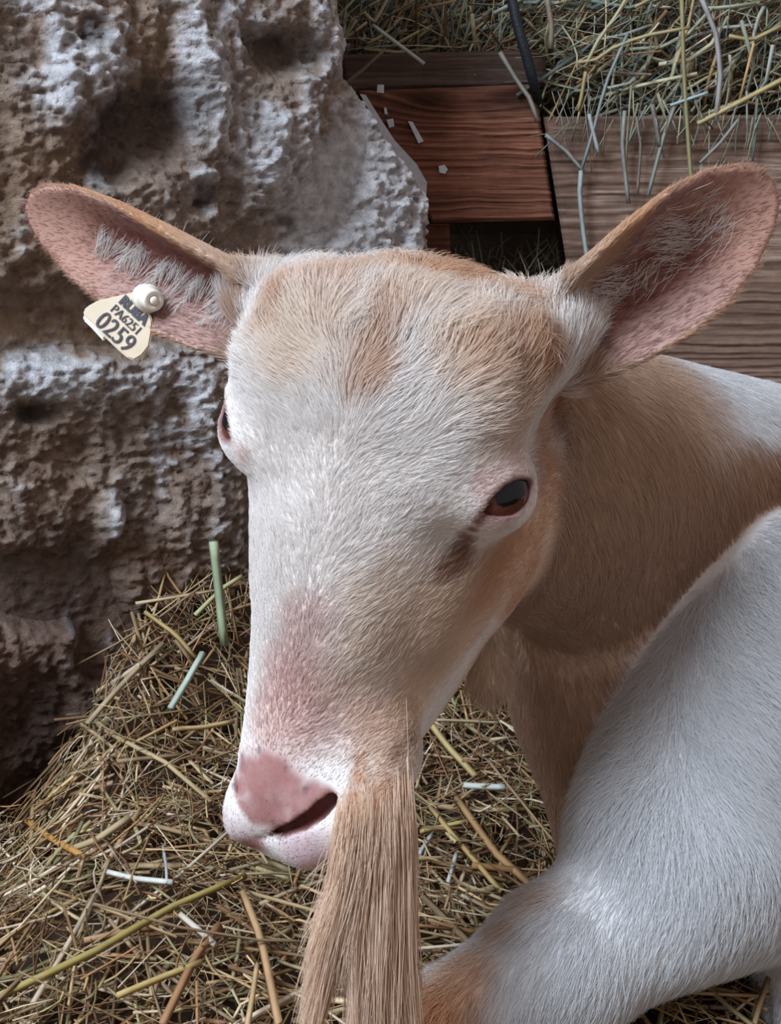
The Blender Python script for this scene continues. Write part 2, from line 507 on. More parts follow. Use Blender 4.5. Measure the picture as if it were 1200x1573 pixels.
# ---- black cord hanging into the manger
def tube(pts, r, sides=8, r_end=None):
    pts = np.array(pts, float)
    # Catmull-Rom through the points
    Q = []
    ext = np.concatenate([[2 * pts[0] - pts[1]], pts, [2 * pts[-1] - pts[-2]]])
    for i in range(1, len(ext) - 2):
        for t in np.linspace(0, 1, 8, endpoint=False):
            p0, p1, p2, p3 = ext[i - 1], ext[i], ext[i + 1], ext[i + 2]
            Q.append(0.5 * ((2 * p1) + (-p0 + p2) * t + (2 * p0 - 5 * p1 + 4 * p2 - p3) * t * t + (-p0 + 3 * p1 - 3 * p2 + p3) * t ** 3))
    Q.append(pts[-1]); Q = np.array(Q)
    T = unit3(np.gradient(Q, axis=0))
    up = np.array([0.3, 1.0, 0.2])
    N1 = unit3(np.cross(T, up)); N2 = np.cross(T, N1)
    a = np.linspace(0, 2 * math.pi, sides, endpoint=False)
    V = (Q[:, None] + r * (np.cos(a)[None, :, None] * N1[:, None] + np.sin(a)[None, :, None] * N2[:, None])).reshape(-1, 3)
    n = len(Q)
    i = np.arange(n - 1)[:, None] * sides + np.arange(sides)[None]
    j = np.arange(n - 1)[:, None] * sides + (np.arange(sides)[None] + 1) % sides
    q = np.stack([i, j, j + sides, i + sides], -1).reshape(-1, 4)
    return V, q


def unit3(v): return v / (np.linalg.norm(v, axis=-1, keepdims=True) + 1e-12)


V, q = tube([atY(778, -40, 1.155), atY(788, 5, 1.135), atY(797, 45, 1.128), atY(810, 90, 1.128), atY(820, 128, 1.135), atY(828, 160, 1.16)], 0.0048)
obj('cord', mesh_from('cord', V, q), plain_mat('black_cord', srgb(30, 33, 40), 0.6, 0.3, 300, 0.3, 0.3), label='black cord hanging down beside the hay in the manger', cat='cord')
# ------------------------------------------------------------------ the goat: implicit body, in camera coordinates (metres)
def nrm(v):
    v = np.asarray(v, float); return v / np.linalg.norm(v)


HR = nrm([0.885, 0.238, -0.40])                    # head: towards the goat's left side
HT = np.array([-0.245, 0.95, -0.02]); HT = nrm(HT - HR * (HT @ HR))   # towards the nose
HU = -np.cross(HR, HT)                            # out of the forehead
HO = cc(568, 722, 0.485)                          # midpoint between the eyes
HM = np.stack([HR, HT, HU], 1)                    # head (x, t, u) -> camera


def head2cam(x, t, u):                            # centimetres
    return HO + HM @ (np.array([x, t, u]) * 0.01)


def smin(a, b, k):
    h = np.clip(0.5 + 0.5 * (b - a) / k, 0, 1)
    return b * (1 - h) + a * h - k * h * (1 - h)


def smax(a, b, k):
    return -smin(-a, -b, k)


def rcone(P, a, b, ra, rb):
    a = np.asarray(a, float); b = np.asarray(b, float)
    e = b - a
    t = np.clip(((P - a) @ e) / (e @ e), 0, 1)
    return np.linalg.norm(P - a - t[:, None] * e, axis=1) - (ra + (rb - ra) * t)


def ellip(Q, r):                                  # Q already local
    r = np.asarray(r, float)
    k0 = np.linalg.norm(Q / r, axis=1); k1 = np.linalg.norm(Q / (r * r), axis=1) + 1e-9
    return k0 * (k0 - 1) / k1


# sections along the head: t, half width of the top plane, half width below, top, bottom (cm), squareness
SEC = np.array([
    # t     wtop  wbot  top   bot   n
    [-8.7,  2.8,  3.0,  0.2, -4.0, 2.0],
    [-7.4,  4.6,  4.4,  1.5, -6.2, 2.1],
    [-5.8,  5.4,  5.2,  2.7, -8.0, 2.3],
    [-3.6,  5.5,  5.5,  3.4, -9.2, 2.5],
    [-1.0,  5.0,  5.8,  3.4, -9.9, 2.5],
    [2.0,   4.8,  5.9,  3.0, -9.9, 2.5],
    [5.0,   4.4,  5.6,  2.5, -9.9, 2.4],
    [8.0,   3.5,  4.9,  2.1, -9.3, 2.4],
    [11.0,  2.9,  3.9,  1.7, -7.8, 2.4],
    [13.8,  2.7,  3.0,  1.2, -5.5, 2.3],
    [15.5,  2.3,  2.4,  0.3, -4.1, 2.2],
    [16.6,  1.3,  1.5, -1.0, -3.4, 2.0]])


def head_form(P):
    q = ((P - HO) @ HM) * 100.0
    x, t, u = q[:, 0], q[:, 1], q[:, 2]
    tc = np.clip(t, SEC[0, 0], SEC[-1, 0])

    def ip(k):
        return np.interp(tc, SEC[:, 0], SEC[:, k])

    def sm(k):   # smoothed profile
        return (np.interp(tc - 0.9, SEC[:, 0], SEC[:, k]) + 2 * ip(k) + np.interp(tc + 0.9, SEC[:, 0], SEC[:, k])) / 4
    wt, wb, top, bot, n = sm(1), sm(2), sm(3), sm(4), sm(5)
    mid = (top + bot) * 0.5; half = (top - bot) * 0.5
    v = (u - mid) / half
    w = wb + (wt - wb) * np.clip(v * 0.5 + 0.5, 0, 1)
    r = (np.abs(x / w) ** n + np.abs(v) ** n) ** (1 / n)
    d = (r - 1) * np.minimum(w, half) * 0.92
    cap = np.maximum(SEC[0, 0] - t, t - SEC[-1, 0])
    d = smax(d, cap, 1.2)
    return d * 0.01


def hl(P, c):                                     # head-local offset from a centre in cm, returned in metres
    return (P - head2cam(*c)) @ HM


# ---- eyes
EYE_R = 0.0138
EYES = {}
for sgn, ce, oe in ((1, (5.6, -0.35, 0.5), (0.70, 0.02, 0.70)), (-1, (-5.02, -0.55, 1.0), (-0.52, 0.02, 0.84))):
    c = head2cam(*ce)
    out = nrm(HM @ np.array(oe))
    lon = HM @ np.array([-0.60 * sgn, 0.65, 0.30])
    lon = nrm(lon - out * (lon @ out))
    ver = np.cross(out, lon)
    if ver @ HU < 0: ver = -ver
    EYES[sgn] = (c, out, lon, ver)

# ---- ears: axis, cup
EARS = {}
def make_ear(sgn, base, tip, face, widths, cup, asym):
    ax = tip - base; L = np.linalg.norm(ax); ax = ax / L
    n = nrm(face - ax * (face @ ax))
    lat = np.cross(ax, n)
    EARS[sgn] = dict(b=base, ax=ax, n=n, lat=lat, L=L, w=np.array(widths), cup=cup, asym=asym)


make_ear(1, cc(868, 520, 0.487), cc(1192, 281, 0.505), np.array([0.12, 0.25, -0.95]),
         [(-0.1, 1.6), (0.0, 2.0), (0.15, 2.45), (0.35, 2.75), (0.55, 2.8), (0.75, 2.4), (0.9, 1.65), (0.97, 0.95), (1.0, 0.2)], 0.34, 0.0)
make_ear(-1, cc(398, 488, 0.515), cc(40, 316, 0.575), np.array([-0.10, 0.50, -0.85]),
         [(-0.1, 1.5), (0.0, 1.9), (0.15, 2.3), (0.35, 2.55), (0.55, 2.6), (0.75, 2.3), (0.9, 1.6), (0.97, 0.95), (1.0, 0.2)], 0.34, 0.0)


def ear_coords(P, e):
    q = P - e['b']
    s = (q @ e['ax']) / e['L']; v = (q @ e['lat']) * 100; h = (q @ e['n']) * 100
    return s, v, h


def ear_surface_h(s, v, e):
    c = e['cup'] * (1.25 - 0.95 * np.clip(s, 0, 1))            # tighter cup near the base
    return c * v * v - 0.55 * np.sin(np.clip(s, 0, 1) * 3.1416) - 1.1 * (1 - np.clip(s, 0, 1)) ** 2


def ear_form(P, e):
    s, v, h = ear_coords(P, e)
    w = np.interp(s, e['w'][:, 0], e['w'][:, 1])
    h0 = ear_surface_h(s, v, e)
    slope = 2 * e['cup'] * (1.25 - 0.95 * np.clip(s, 0, 1)) * np.abs(v)
    d1 = np.abs(h - h0) / np.sqrt(1 + slope * slope) - (0.24 + 0.12 * np.clip(1 - s, 0, 1))
    d2 = (np.abs(v) - w) * 0.85
    d3 = np.maximum(s - 1.0, -s - 0.12) * e['L'] * 100
    return smax(smax(d1, d2, 0.40), d3, 0.3) * 0.01


def body_form(P):
    d = rcone(P, cc(775, 705, 0.585), cc(1260, 800, 0.84), 0.066, 0.086)                  # neck
    d = smin(d, rcone(P, cc(700, 650, 0.555), cc(800, 730, 0.59), 0.052, 0.066), 0.03)     # nape into the skull
    d = smin(d, rcone(P, cc(850, 850, 0.61), cc(910, 900, 0.65), 0.034, 0.046), 0.025)      # throat
    chest = rcone(P, cc(968, 1020, 0.69), cc(1010, 1330, 0.68), 0.069, 0.054)
    chest = smin(chest, rcone(P, cc(1040, 950, 0.735), cc(968, 1050, 0.695), 0.06, 0.068), 0.02)
    d = smin(d, chest, 0.014)
    sh = rcone(P, cc(1180, 928, 0.65), cc(1052, 1275, 0.605), 0.054, 0.057)
    sh = smin(sh, rcone(P, cc(1330, 1060, 0.72), cc(1250, 1330, 0.655), 0.09, 0.066), 0.04)
    d = smin(d, sh, 0.006)
    leg = rcone(P, cc(1095, 1345, 0.60), cc(870, 1470, 0.575), 0.041, 0.034)
    leg = smin(leg, rcone(P, cc(870, 1472, 0.575), cc(700, 1575, 0.555), 0.0345, 0.0245), 0.012)
    leg = smin(leg, rcone(P, cc(700, 1578, 0.555), cc(650, 1612, 0.555), 0.0245, 0.023), 0.01)      # knee
    leg = smin(leg, rcone(P, cc(650, 1625, 0.56), cc(930, 1650, 0.63), 0.017, 0.015), 0.008)      # folded cannon
    d = smin(d, leg, 0.030)
    d = smin(d, rcone(P, cc(1305, 1250, 0.645), cc(1310, 1590, 0.625), 0.055, 0.050), 0.010)      # flank behind the elbow
    trunk = rcone(P, np.array([0.31, 0.10, 0.83]), np.array([0.74, 0.10, 0.97]), 0.128, 0.155)
    trunk = smin(trunk, rcone(P, np.array([0.30, 0.03, 0.80]), np.array([0.42, 0.03, 0.86]), 0.09, 0.10), 0.05)
    trunk = smin(trunk, rcone(P, np.array([0.80, 0.16, 0.84]), np.array([0.62, 0.22, 0.80]), 0.085, 0.055), 0.04)
    d = smin(d, trunk, 0.03)
    wat = rcone(P, cc(765, 950, 0.60), cc(752, 1048, 0.60), 0.008, 0.0105)                        # wattle
    return smin(d, wat, 0.008)


def head_all(P):
    d = head_form(P)
    for sgn in (1, -1):
        # masseter / jaw angle
        d = smin(d, ellip(hl(P, (3.9 * sgn, 0.6, -5.8)), (0.021, 0.042, 0.036)), 0.018)
        # brow
        d = smin(d, ellip(hl(P, (4.2 * sgn, -1.6, 1.7)), (0.016, 0.024, 0.012)), 0.022)
        # cheek bone running forward of the eye
        d = smin(d, rcone(P, head2cam(4.7 * sgn, 0.8, -1.2), head2cam(3.2 * sgn, 5.5, -1.8), 0.011, 0.008), 0.018)
        # upper lip pads
        d = smin(d, ellip(hl(P, (1.2 * sgn, 14.9, -2.4)), (0.016, 0.019, 0.019)), 0.010)
        # nostril wings
        d = smin(d, ellip(hl(P, (1.45 * sgn, 15.1, -0.5)), (0.0105, 0.014, 0.011)), 0.008)
        d = smin(d, ellip(hl(P, (4.4 * sgn, -3.0, 0.9)), (0.016, 0.028, 0.019)), 0.018)   # temple
        # root of the ear
        e = EARS[sgn]
        d = smin(d, rcone(P, head2cam(3.9 * sgn, -5.6, 0.0), e['b'] + e['ax'] * 0.010 - e['n'] * 0.013, 0.020, 0.0135), 0.016)
        c, out, lon, ver = EYES[sgn]
        d = smin(d, np.linalg.norm(P - c, axis=1) - (EYE_R + 0.0036), 0.010)      # lids
    # horn-less poll bump and chin
    d = smin(d, ellip(hl(P, (0, -4.4, 2.4)), (0.040, 0.022, 0.010)), 0.024)
    d = smin(d, ellip(hl(P, (0.1, 15.4, -1.9)), (0.016, 0.0135, 0.016)), 0.008)
    d = smin(d, rcone(P, cc(583, 1165, 0.482), cc(548, 1258, 0.474), 0.0165, 0.0145), 0.022)    # lower lip and chin
    d = smin(d, ellip(hl(P, (0, 11.6, -6.4)), (0.019, 0.024, 0.014)), 0.012)
    return d


def base_field(P):
    d = head_all(P)
    for sgn in (1, -1):
        d = smin(d, ear_form(P, EARS[sgn]), 0.007)
        e = EARS[sgn]                                     # the hollow of the ear
    return smin(d, body_form(P), 0.010)


def hit_cam(px, py, field=base_field, z0=0.38, z1=1.1, n=1400):
    zs = np.linspace(z0, z1, n)
    P = np.stack([(px - 600) / F * zs, (py - 786.5) / F * zs, zs], 1)
    f = field(P)
    k = np.argmax(f < 0)
    return P[k] if f[k] < 0 else None


# nostril: found on the visible side, mirrored across the head's mid-plane
def to_head(p): return ((p - HO) @ HM) * 100


NOSTRIL = []
for (px, py, r, push) in [(398, 1290, .0010, .0005), (432, 1280, .0019, .001), (466, 1266, .0026, .0015), (492, 1248, .0031, .002), (510, 1230, .0027, .001)]:
    p = hit_cam(px, py)
    if p is None: continue
    p = p + np.array([0, 0, push])
    NOSTRIL.append((to_head(p), r))
LIPLINE = [to_head(p) for p in (hit_cam(388, 1294), hit_cam(384, 1312), hit_cam(386, 1330)) if p is not None]


def full_field(P):
    d = base_field(P)
    near = np.linalg.norm(P - HO, axis=1) < 0.30
    Q = P[near]; f = d[near]
    for sgn in (1, -1):
        c, out, lon, ver = EYES[sgn]
        B = np.stack([lon, ver, out], 1)
        q = (Q - (c + out * 0.014 + ver * -0.0008)) @ B
        # almond: intersection of two discs swept along the gaze
        al = np.maximum(np.hypot(q[:, 0], q[:, 1] + 0.0098) - 0.0146, np.hypot(q[:, 0], q[:, 1] - 0.0072) - 0.0136)
        al = smax(al, np.abs(q[:, 2]) - 0.015, 0.003)
        f = smax(f, -al, 0.0018)
        pts = [(head2cam(a[0] * sgn, a[1], a[2]), r) for a, r in NOSTRIL]
        if sgn < 0: pts = [(a, r * 0.7) for a, r in pts[2:]]
        for (a, ra), (b, rb) in zip(pts[:-1], pts[1:]):
            f = smax(f, -rcone(Q, a, b, ra, rb), 0.0014)
            dp = np.array([0.0008, -0.0006, 0.0045])
            f = smax(f, -rcone(Q, a + dp, b + dp, ra * 1.1, rb * 1.1), 0.0014)
    for a, b in zip(LIPLINE[:-1], LIPLINE[1:]):
        f = smax(f, -rcone(Q, head2cam(*a), head2cam(*b), 0.0009, 0.0009), 0.0015)
    d[near] = f
    return d


# ---- polygonise on a rectilinear grid, fine around the head (surface nets)
def axis(lo, f0, f1, hi, fine, coarse):
    a = f0 - np.arange(int((f0 - lo) / coarse), 0, -1) * coarse
    b = np.arange(f0, f1, fine)
    c = b[-1] + np.arange(1, int((hi - f1) / coarse) + 2) * coarse
    return np.concatenate([a, b, c])


FINE = 0.0016
ax_x = axis(-0.20, -0.185, 0.185, 0.96, FINE, 0.0055)
ax_y = axis(-0.17, -0.155, 0.165, 0.37, FINE, 0.0055)
ax_z = axis(0.40, 0.41, 0.585, 1.17, FINE, 0.0055)


def pad6(a):
    k = (-(len(a) - 1)) % 6
    return np.concatenate([a, a[-1] + (a[-1] - a[-2]) * np.arange(1, k + 1)])


ax_x, ax_y, ax_z = pad6(ax_x), pad6(ax_y), pad6(ax_z)
nx, ny, nz_ = len(ax_x), len(ax_y), len(ax_z)
bx, by, bz = (nx - 1) // 6, (ny - 1) // 6, (nz_ - 1) // 6
cxs = (ax_x[0:-1:6] + ax_x[6::6]) / 2; cys = (ax_y[0:-1:6] + ax_y[6::6]) / 2; czs = (ax_z[0:-1:6] + ax_z[6::6]) / 2
hxs = ax_x[6::6] - ax_x[0:-1:6]; hys = ax_y[6::6] - ax_y[0:-1:6]; hzs = ax_z[6::6] - ax_z[0:-1:6]
BC = np.stack(np.meshgrid(cxs, cys, czs, indexing='ij'), -1).reshape(-1, 3)
BH = 0.5 * np.sqrt(hxs[:, None, None] ** 2 + hys[None, :, None] ** 2 + hzs[None, None, :] ** 2).reshape(-1)
bf = full_field(BC)
act = np.abs(bf) < BH * 1.45 + 0.004
FD = np.repeat(np.repeat(np.repeat(bf.reshape(bx, by, bz), 6, 0), 6, 1), 6, 2).astype(np.float32)
FD = np.pad(FD, ((0, 1), (0, 1), (0, 1)), mode='edge')
need = np.zeros((nx, ny, nz_), bool)
aidx = np.argwhere(act.reshape(bx, by, bz))
blk = np.zeros((bx, by, bz), bool); blk[tuple(aidx.T)] = True
nb = np.repeat(np.repeat(np.repeat(blk, 6, 0), 6, 1), 6, 2)
need[:-1, :-1, :-1] |= nb; need[1:, :-1, :-1] |= nb; need[:-1, 1:, :-1] |= nb; need[:-1, :-1, 1:] |= nb
need[1:, 1:, :-1] |= nb; need[1:, :-1, 1:] |= nb; need[:-1, 1:, 1:] |= nb; need[1:, 1:, 1:] |= nb
ii = np.argwhere(need)
vals = np.empty(len(ii), np.float32)
for k in range(0, len(ii), 400000):
    s = ii[k:k + 400000]
    vals[k:k + 400000] = full_field(np.stack([ax_x[s[:, 0]], ax_y[s[:, 1]], ax_z[s[:, 2]]], 1))
FD[ii[:, 0], ii[:, 1], ii[:, 2]] = vals
INS = FD < 0
cnt = np.zeros((nx - 1, ny - 1, nz_ - 1), np.uint8)
for dx in (0, 1):
    for dy in (0, 1):
        for dz in (0, 1):
            cnt += INS[dx:nx - 1 + dx, dy:ny - 1 + dy, dz:nz_ - 1 + dz]
cells = np.argwhere((cnt > 0) & (cnt < 8))
cid = -np.ones(cnt.shape, np.int32); cid[tuple(cells.T)] = np.arange(len(cells))
AX = [ax_x, ax_y, ax_z]


def gcoord(idx): return np.stack([ax_x[idx[:, 0]], ax_y[idx[:, 1]], ax_z[idx[:, 2]]], 1)


acc = np.zeros((len(cells), 3)); num = np.zeros(len(cells))
corners = [(i, j, k) for i in (0, 1) for j in (0, 1) for k in (0, 1)]
for a in corners:
    for b in corners:
        if sum(np.abs(np.array(a) - np.array(b))) != 1 or a > b: continue
        ia = cells + np.array(a); ib = cells + np.array(b)
        fa = FD[ia[:, 0], ia[:, 1], ia[:, 2]]; fb = FD[ib[:, 0], ib[:, 1], ib[:, 2]]
        m = (fa < 0) != (fb < 0)
        t = (fa / (fa - fb + 1e-20))[m, None]
        acc[m] += gcoord(ia[m]) * (1 - t) + gcoord(ib[m]) * t; num[m] += 1
GVC = acc / num[:, None]
quads = []
for axis_i in range(3):
    sl0 = [slice(None)] * 3; sl1 = [slice(None)] * 3
    sl0[axis_i] = slice(0, -1); sl1[axis_i] = slice(1, None)
    e0 = INS[tuple(sl0)]; e1 = INS[tuple(sl1)]
    ed = np.argwhere(e0 != e1)
    o1, o2 = [k for k in range(3) if k != axis_i]
    ok = (ed[:, o1] > 0) & (ed[:, o2] > 0) & (ed[:, o1] < cnt.shape[o1]) & (ed[:, o2] < cnt.shape[o2])
    ed = ed[ok]
    flip = e0[ed[:, 0], ed[:, 1], ed[:, 2]]
    def cell(d1, d2):
        c = ed.copy(); c[:, o1] -= d1; c[:, o2] -= d2
        return cid[c[:, 0], c[:, 1], c[:, 2]]
    q = np.stack([cell(0, 0), cell(1, 0), cell(1, 1), cell(0, 1)], 1)
    if axis_i == 1: flip = ~flip
    q[flip] = q[flip][:, ::-1]
    quads.append(q)
GQ = np.concatenate(quads)
del FD, INS, cnt, cid, need, nb


def field_normal(P):
    e = 0.0006
    g = np.stack([full_field(P + np.array(v) * e) - full_field(P - np.array(v) * e) for v in ((1, 0, 0), (0, 1, 0), (0, 0, 1))], 1)
    return g / (np.linalg.norm(g, axis=1, keepdims=True) + 1e-12)


# relax a little, then orient outwards
for it in range(2):
    sm_ = np.zeros_like(GVC); n_ = np.zeros(len(GVC))
    for k in range(4):
        np.add.at(sm_, GQ[:, k], GVC[GQ[:, (k + 1) % 4]]); np.add.at(n_, GQ[:, k], 1)
    GVC = 0.5 * GVC + 0.5 * sm_ / n_[:, None]
GN = field_normal(GVC)
fa = np.cross(GVC[GQ[:, 1]] - GVC[GQ[:, 0]], GVC[GQ[:, 2]] - GVC[GQ[:, 0]])
bad = np.einsum('ij,ij->i', fa, GN[GQ[:, 0]]) < 0
# camera coordinates are mirrored in y and z against the world frame, orientation is preserved (x right, y down, z away)
GQ[bad] = GQ[bad][:, ::-1]
print('goat verts', len(GVC), 'quads', len(GQ), 'grid', nx, ny, nz_)
GW = cam2world(GVC)
GNW = GN[:, 0:1] * RIGHT - GN[:, 1:2] * UP + GN[:, 2:3] * FWD
gpx, gpy, gdz = project(GW)


def surf(px, py):                                  # the nearest visible point of the goat's skin at a pixel (camera coordinates)
    p = hit_cam(px, py, full_field)
    return p


# ------------------------------------------------------------------ coat colours (albedo, with neck shade painted in), laid on the body in 3-D
WHITE = srgb(231, 224, 220); CREAM = srgb(224, 203, 184); TAN = srgb(204, 160, 125); RUST = srgb(176, 120, 80)
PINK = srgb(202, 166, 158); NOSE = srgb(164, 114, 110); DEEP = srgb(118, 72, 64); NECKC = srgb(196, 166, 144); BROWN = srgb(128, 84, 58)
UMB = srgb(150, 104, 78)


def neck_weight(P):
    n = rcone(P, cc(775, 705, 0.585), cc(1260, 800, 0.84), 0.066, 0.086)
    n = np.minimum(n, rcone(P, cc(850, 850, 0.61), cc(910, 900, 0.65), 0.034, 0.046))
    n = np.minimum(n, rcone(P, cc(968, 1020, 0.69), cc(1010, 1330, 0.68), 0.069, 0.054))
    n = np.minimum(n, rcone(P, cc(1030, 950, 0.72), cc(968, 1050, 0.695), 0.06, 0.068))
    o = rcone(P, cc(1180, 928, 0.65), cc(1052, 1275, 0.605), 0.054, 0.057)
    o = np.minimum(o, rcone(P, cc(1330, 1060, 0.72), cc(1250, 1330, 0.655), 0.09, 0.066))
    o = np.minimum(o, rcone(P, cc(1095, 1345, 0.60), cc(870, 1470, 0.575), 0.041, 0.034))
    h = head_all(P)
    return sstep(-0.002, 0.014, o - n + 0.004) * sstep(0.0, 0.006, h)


BLOBS = []                        # (centre in camera coordinates, radius m, colour, strength)
def dab(px, py, r, col, st=1.0, zoff=0.0):
    st = min(1.0, st * 1.22)
    p = surf(px, py)
    if p is None: return
    BLOBS.append((p, r / F * p[2], col, st))


def stroke(pts, r, col, st=1.0):
    for (x0, y0), (x1, y1) in zip(pts[:-1], pts[1:]):
        n = max(1, int(math.hypot(x1 - x0, y1 - y0) / (r * 0.7)))
        for k in range(n):
            dab(x0 + (x1 - x0) * k / n, y0 + (y1 - y0) * k / n, r, col, st)


# crown and forehead
for a in [(600, 432, 60, TAN, .5), (700, 430, 70, TAN, .65), (780, 470, 60, TAN, .5), (520, 440, 60, TAN, .45), (560, 560, 30, TAN, .5), (590, 510, 35, TAN, .5), (550, 600, 26, TAN, .45),
          (720, 520, 40, CREAM, .6), (800, 540, 40, TAN, .6), (830, 580, 30, RUST, .75), (815, 600, 26, RUST, .6), (845, 620, 30, RUST, .7), (855, 655, 26, BROWN, .6),
          (470, 540, 70, CREAM, .65), (680, 445, 80, TAN, .4), (700, 565, 60, CREAM, .6), (760, 575, 60, TAN, .4), (830, 640, 50, TAN, .5), (800, 610, 50, TAN, .45), (760, 650, 60, CREAM, .5), (785, 865, 75, TAN, .45), (745, 900, 80, TAN, .4), (700, 950, 80, CREAM, .5), (805, 810, 55, TAN, .45), (660, 1020, 80, CREAM, .5), (620, 900, 60, CREAM, .35), (640, 470, 60, CREAM, .5), (790, 650, 40, CREAM, .4), (420, 500, 35, TAN, .5), (430, 470, 40, TAN, .35), (385, 505, 26, RUST, .5), (350, 440, 24, RUST, .6), (330, 410, 18, RUST, .45), (385, 470, 25, TAN, .6),
          (830, 700, 34, TAN, .6), (840, 760, 34, TAN, .6), (822, 830, 34, TAN, .5), (800, 900, 40, TAN, .5), (846, 720, 26, TAN, .6), (838, 800, 24, TAN, .6), (818, 870, 26, TAN, .6), (785, 930, 30, TAN, .6), (770, 850, 50, TAN, .5), (740, 900, 60, TAN, .45), (720, 960, 60, TAN, .4), (680, 930, 50, CREAM, .6), (760, 800, 30, PINK, .5),
          (680, 888, 22, UMB, .6), (688, 868, 22, UMB, .65), (697, 848, 20, BROWN, .6), (706, 834, 16, BROWN, .6), (714, 823, 14, BROWN, .7), (722, 811, 12, DEEP, .75), (732, 798, 11, DEEP, .8), (741, 788, 9, DEEP, .8),
          (745, 745, 26, PINK, .5), (790, 725, 30, PINK, .4), (830, 745, 20, PINK, .5), (375, 700, 18, PINK, .4), (345, 645, 16, PINK, .4),
          # bridge and muzzle: pink skin showing through short hair
          (470, 960, 45, PINK, .45), (450, 1040, 55, PINK, .6), (430, 1120, 60, PINK, .65), (500, 1100, 60, PINK, .45), (560, 1000, 50, CREAM, .5), (540, 1060, 50, CREAM, .4),
          (560, 920, 50, CREAM, .4), (620, 980, 60, CREAM, .6), (640, 1060, 60, CREAM, .7), (700, 990, 50, CREAM, .7), (600, 1130, 60, TAN, .5),
          (545, 1190, 14, RUST, .7), (540, 1220, 14, RUST, .65), (548, 1165, 13, RUST, .55), (605, 1155, 14, BROWN, .45), (625, 1140, 13, BROWN, .45), (530, 1250, 20, TAN, .6), (580, 1220, 40, TAN, .6), (560, 1270, 40, TAN, .6),
          (470, 1310, 55, srgb(192, 164, 168), .75), (420, 1320, 45, srgb(192, 164, 168), .75), (355, 1280, 40, srgb(198, 174, 178), .5), (388, 1298, 22, NOSE, .75), (384, 1316, 16, NOSE, .6), (560, 1300, 50, TAN, .6), (600, 1260, 50, TAN, .6), (575, 1285, 40, CREAM, .25),
          # knee
          (690, 1540, 60, TAN, .8), (650, 1560, 50, RUST, .7), (730, 1480, 40, TAN, .6), (780, 1420, 30, TAN, .4), (840, 1370, 30, TAN, .35)]:
    dab(*a)
NOSE_PTS = []
for (px, py, r) in [(350, 1180, 24), (395, 1200, 36), (440, 1215, 36), (480, 1225, 26), (420, 1250, 34), (375, 1250, 26), (388, 1285, 16), (360, 1215, 26), (462, 1250, 24), (410, 1180, 26), (500, 1222, 16)]:
    p = surf(px, py)
    if p is not None:
        NOSE_PTS.append((p, r / F * p[2]))
    # the same on the far side of the muzzle
    if p is not None:
        q = to_head(p); NOSE_PTS.append((head2cam(-q[0], q[1], q[2]), r / F * p[2]))
EYE_DARK = {s: EYES[s][0] + EYES[s][1] * EYE_R for s in EYES}


def nose_mask(P):
    m = np.zeros(len(P))
    for c, r in NOSE_PTS:
        m = np.maximum(m, 1 - sstep(0.6, 1.45, np.linalg.norm(P - c, axis=1) / r))
    q = ((P - HO) @ HM) * 100
    sl = sorted((a[0], a[1]) for a, r in NOSTRIL)
    ts = np.interp(np.abs(q[:, 0]), [a for a, b in sl], [b for a, b in sl])
    return m * (1 - sstep(-0.05, 0.22, q[:, 1] - ts))


def almond(P, sgn):
    c, out, lon, ver = EYES[sgn]
    B = np.stack([lon, ver, out], 1)
    q = (P - (c + out * 0.014 + ver * -0.0008)) @ B
    al = np.maximum(np.hypot(q[:, 0], q[:, 1] + 0.0098) - 0.0146, np.hypot(q[:, 0], q[:, 1] - 0.0072) - 0.0136)
    return np.where(np.linalg.norm(P - c, axis=1) < EYE_R + 0.012, al, 1.0)


FRECKLES = [(358, 1207, 8), (470, 1212, 7), (388, 1300, 6), (420, 1262, 6), (372, 1160, 6), (398, 1152, 7), (440, 1180, 5)]
FRECKLES = [(surf(a, b), r) for a, b, r in FRECKLES]


def ear_split(P):
    """per ear: weight on ear, inner weight, s, v"""
    res = {}
    for sgn in (1, -1):
        e = EARS[sgn]
        s, v, h = ear_coords(P, e)
        h0 = ear_surface_h(s, v, e)
        on = (1 - sstep(0.0015, 0.006, ear_form(P, e))) * sstep(-0.05, 0.12, s)
        w = np.interp(s, e['w'][:, 0], e['w'][:, 1])
        inner = sstep(-0.05, 0.15, h - h0) * (1 - sstep(0.84, 1.0, np.abs(v) / w))
        vup = v / np.maximum(w, 0.1) * (1 if e['lat'] @ np.array([0, -1, 0]) > 0 else -1)
        inner = inner * (1 - sstep(0.0, 0.22, vup - (0.16 + 1.25 * s)) * (1 - sstep(0.40, 0.55, s)))   # the folded outer base
        res[sgn] = (on, inner, s, v / np.maximum(w, 0.1))
    return res


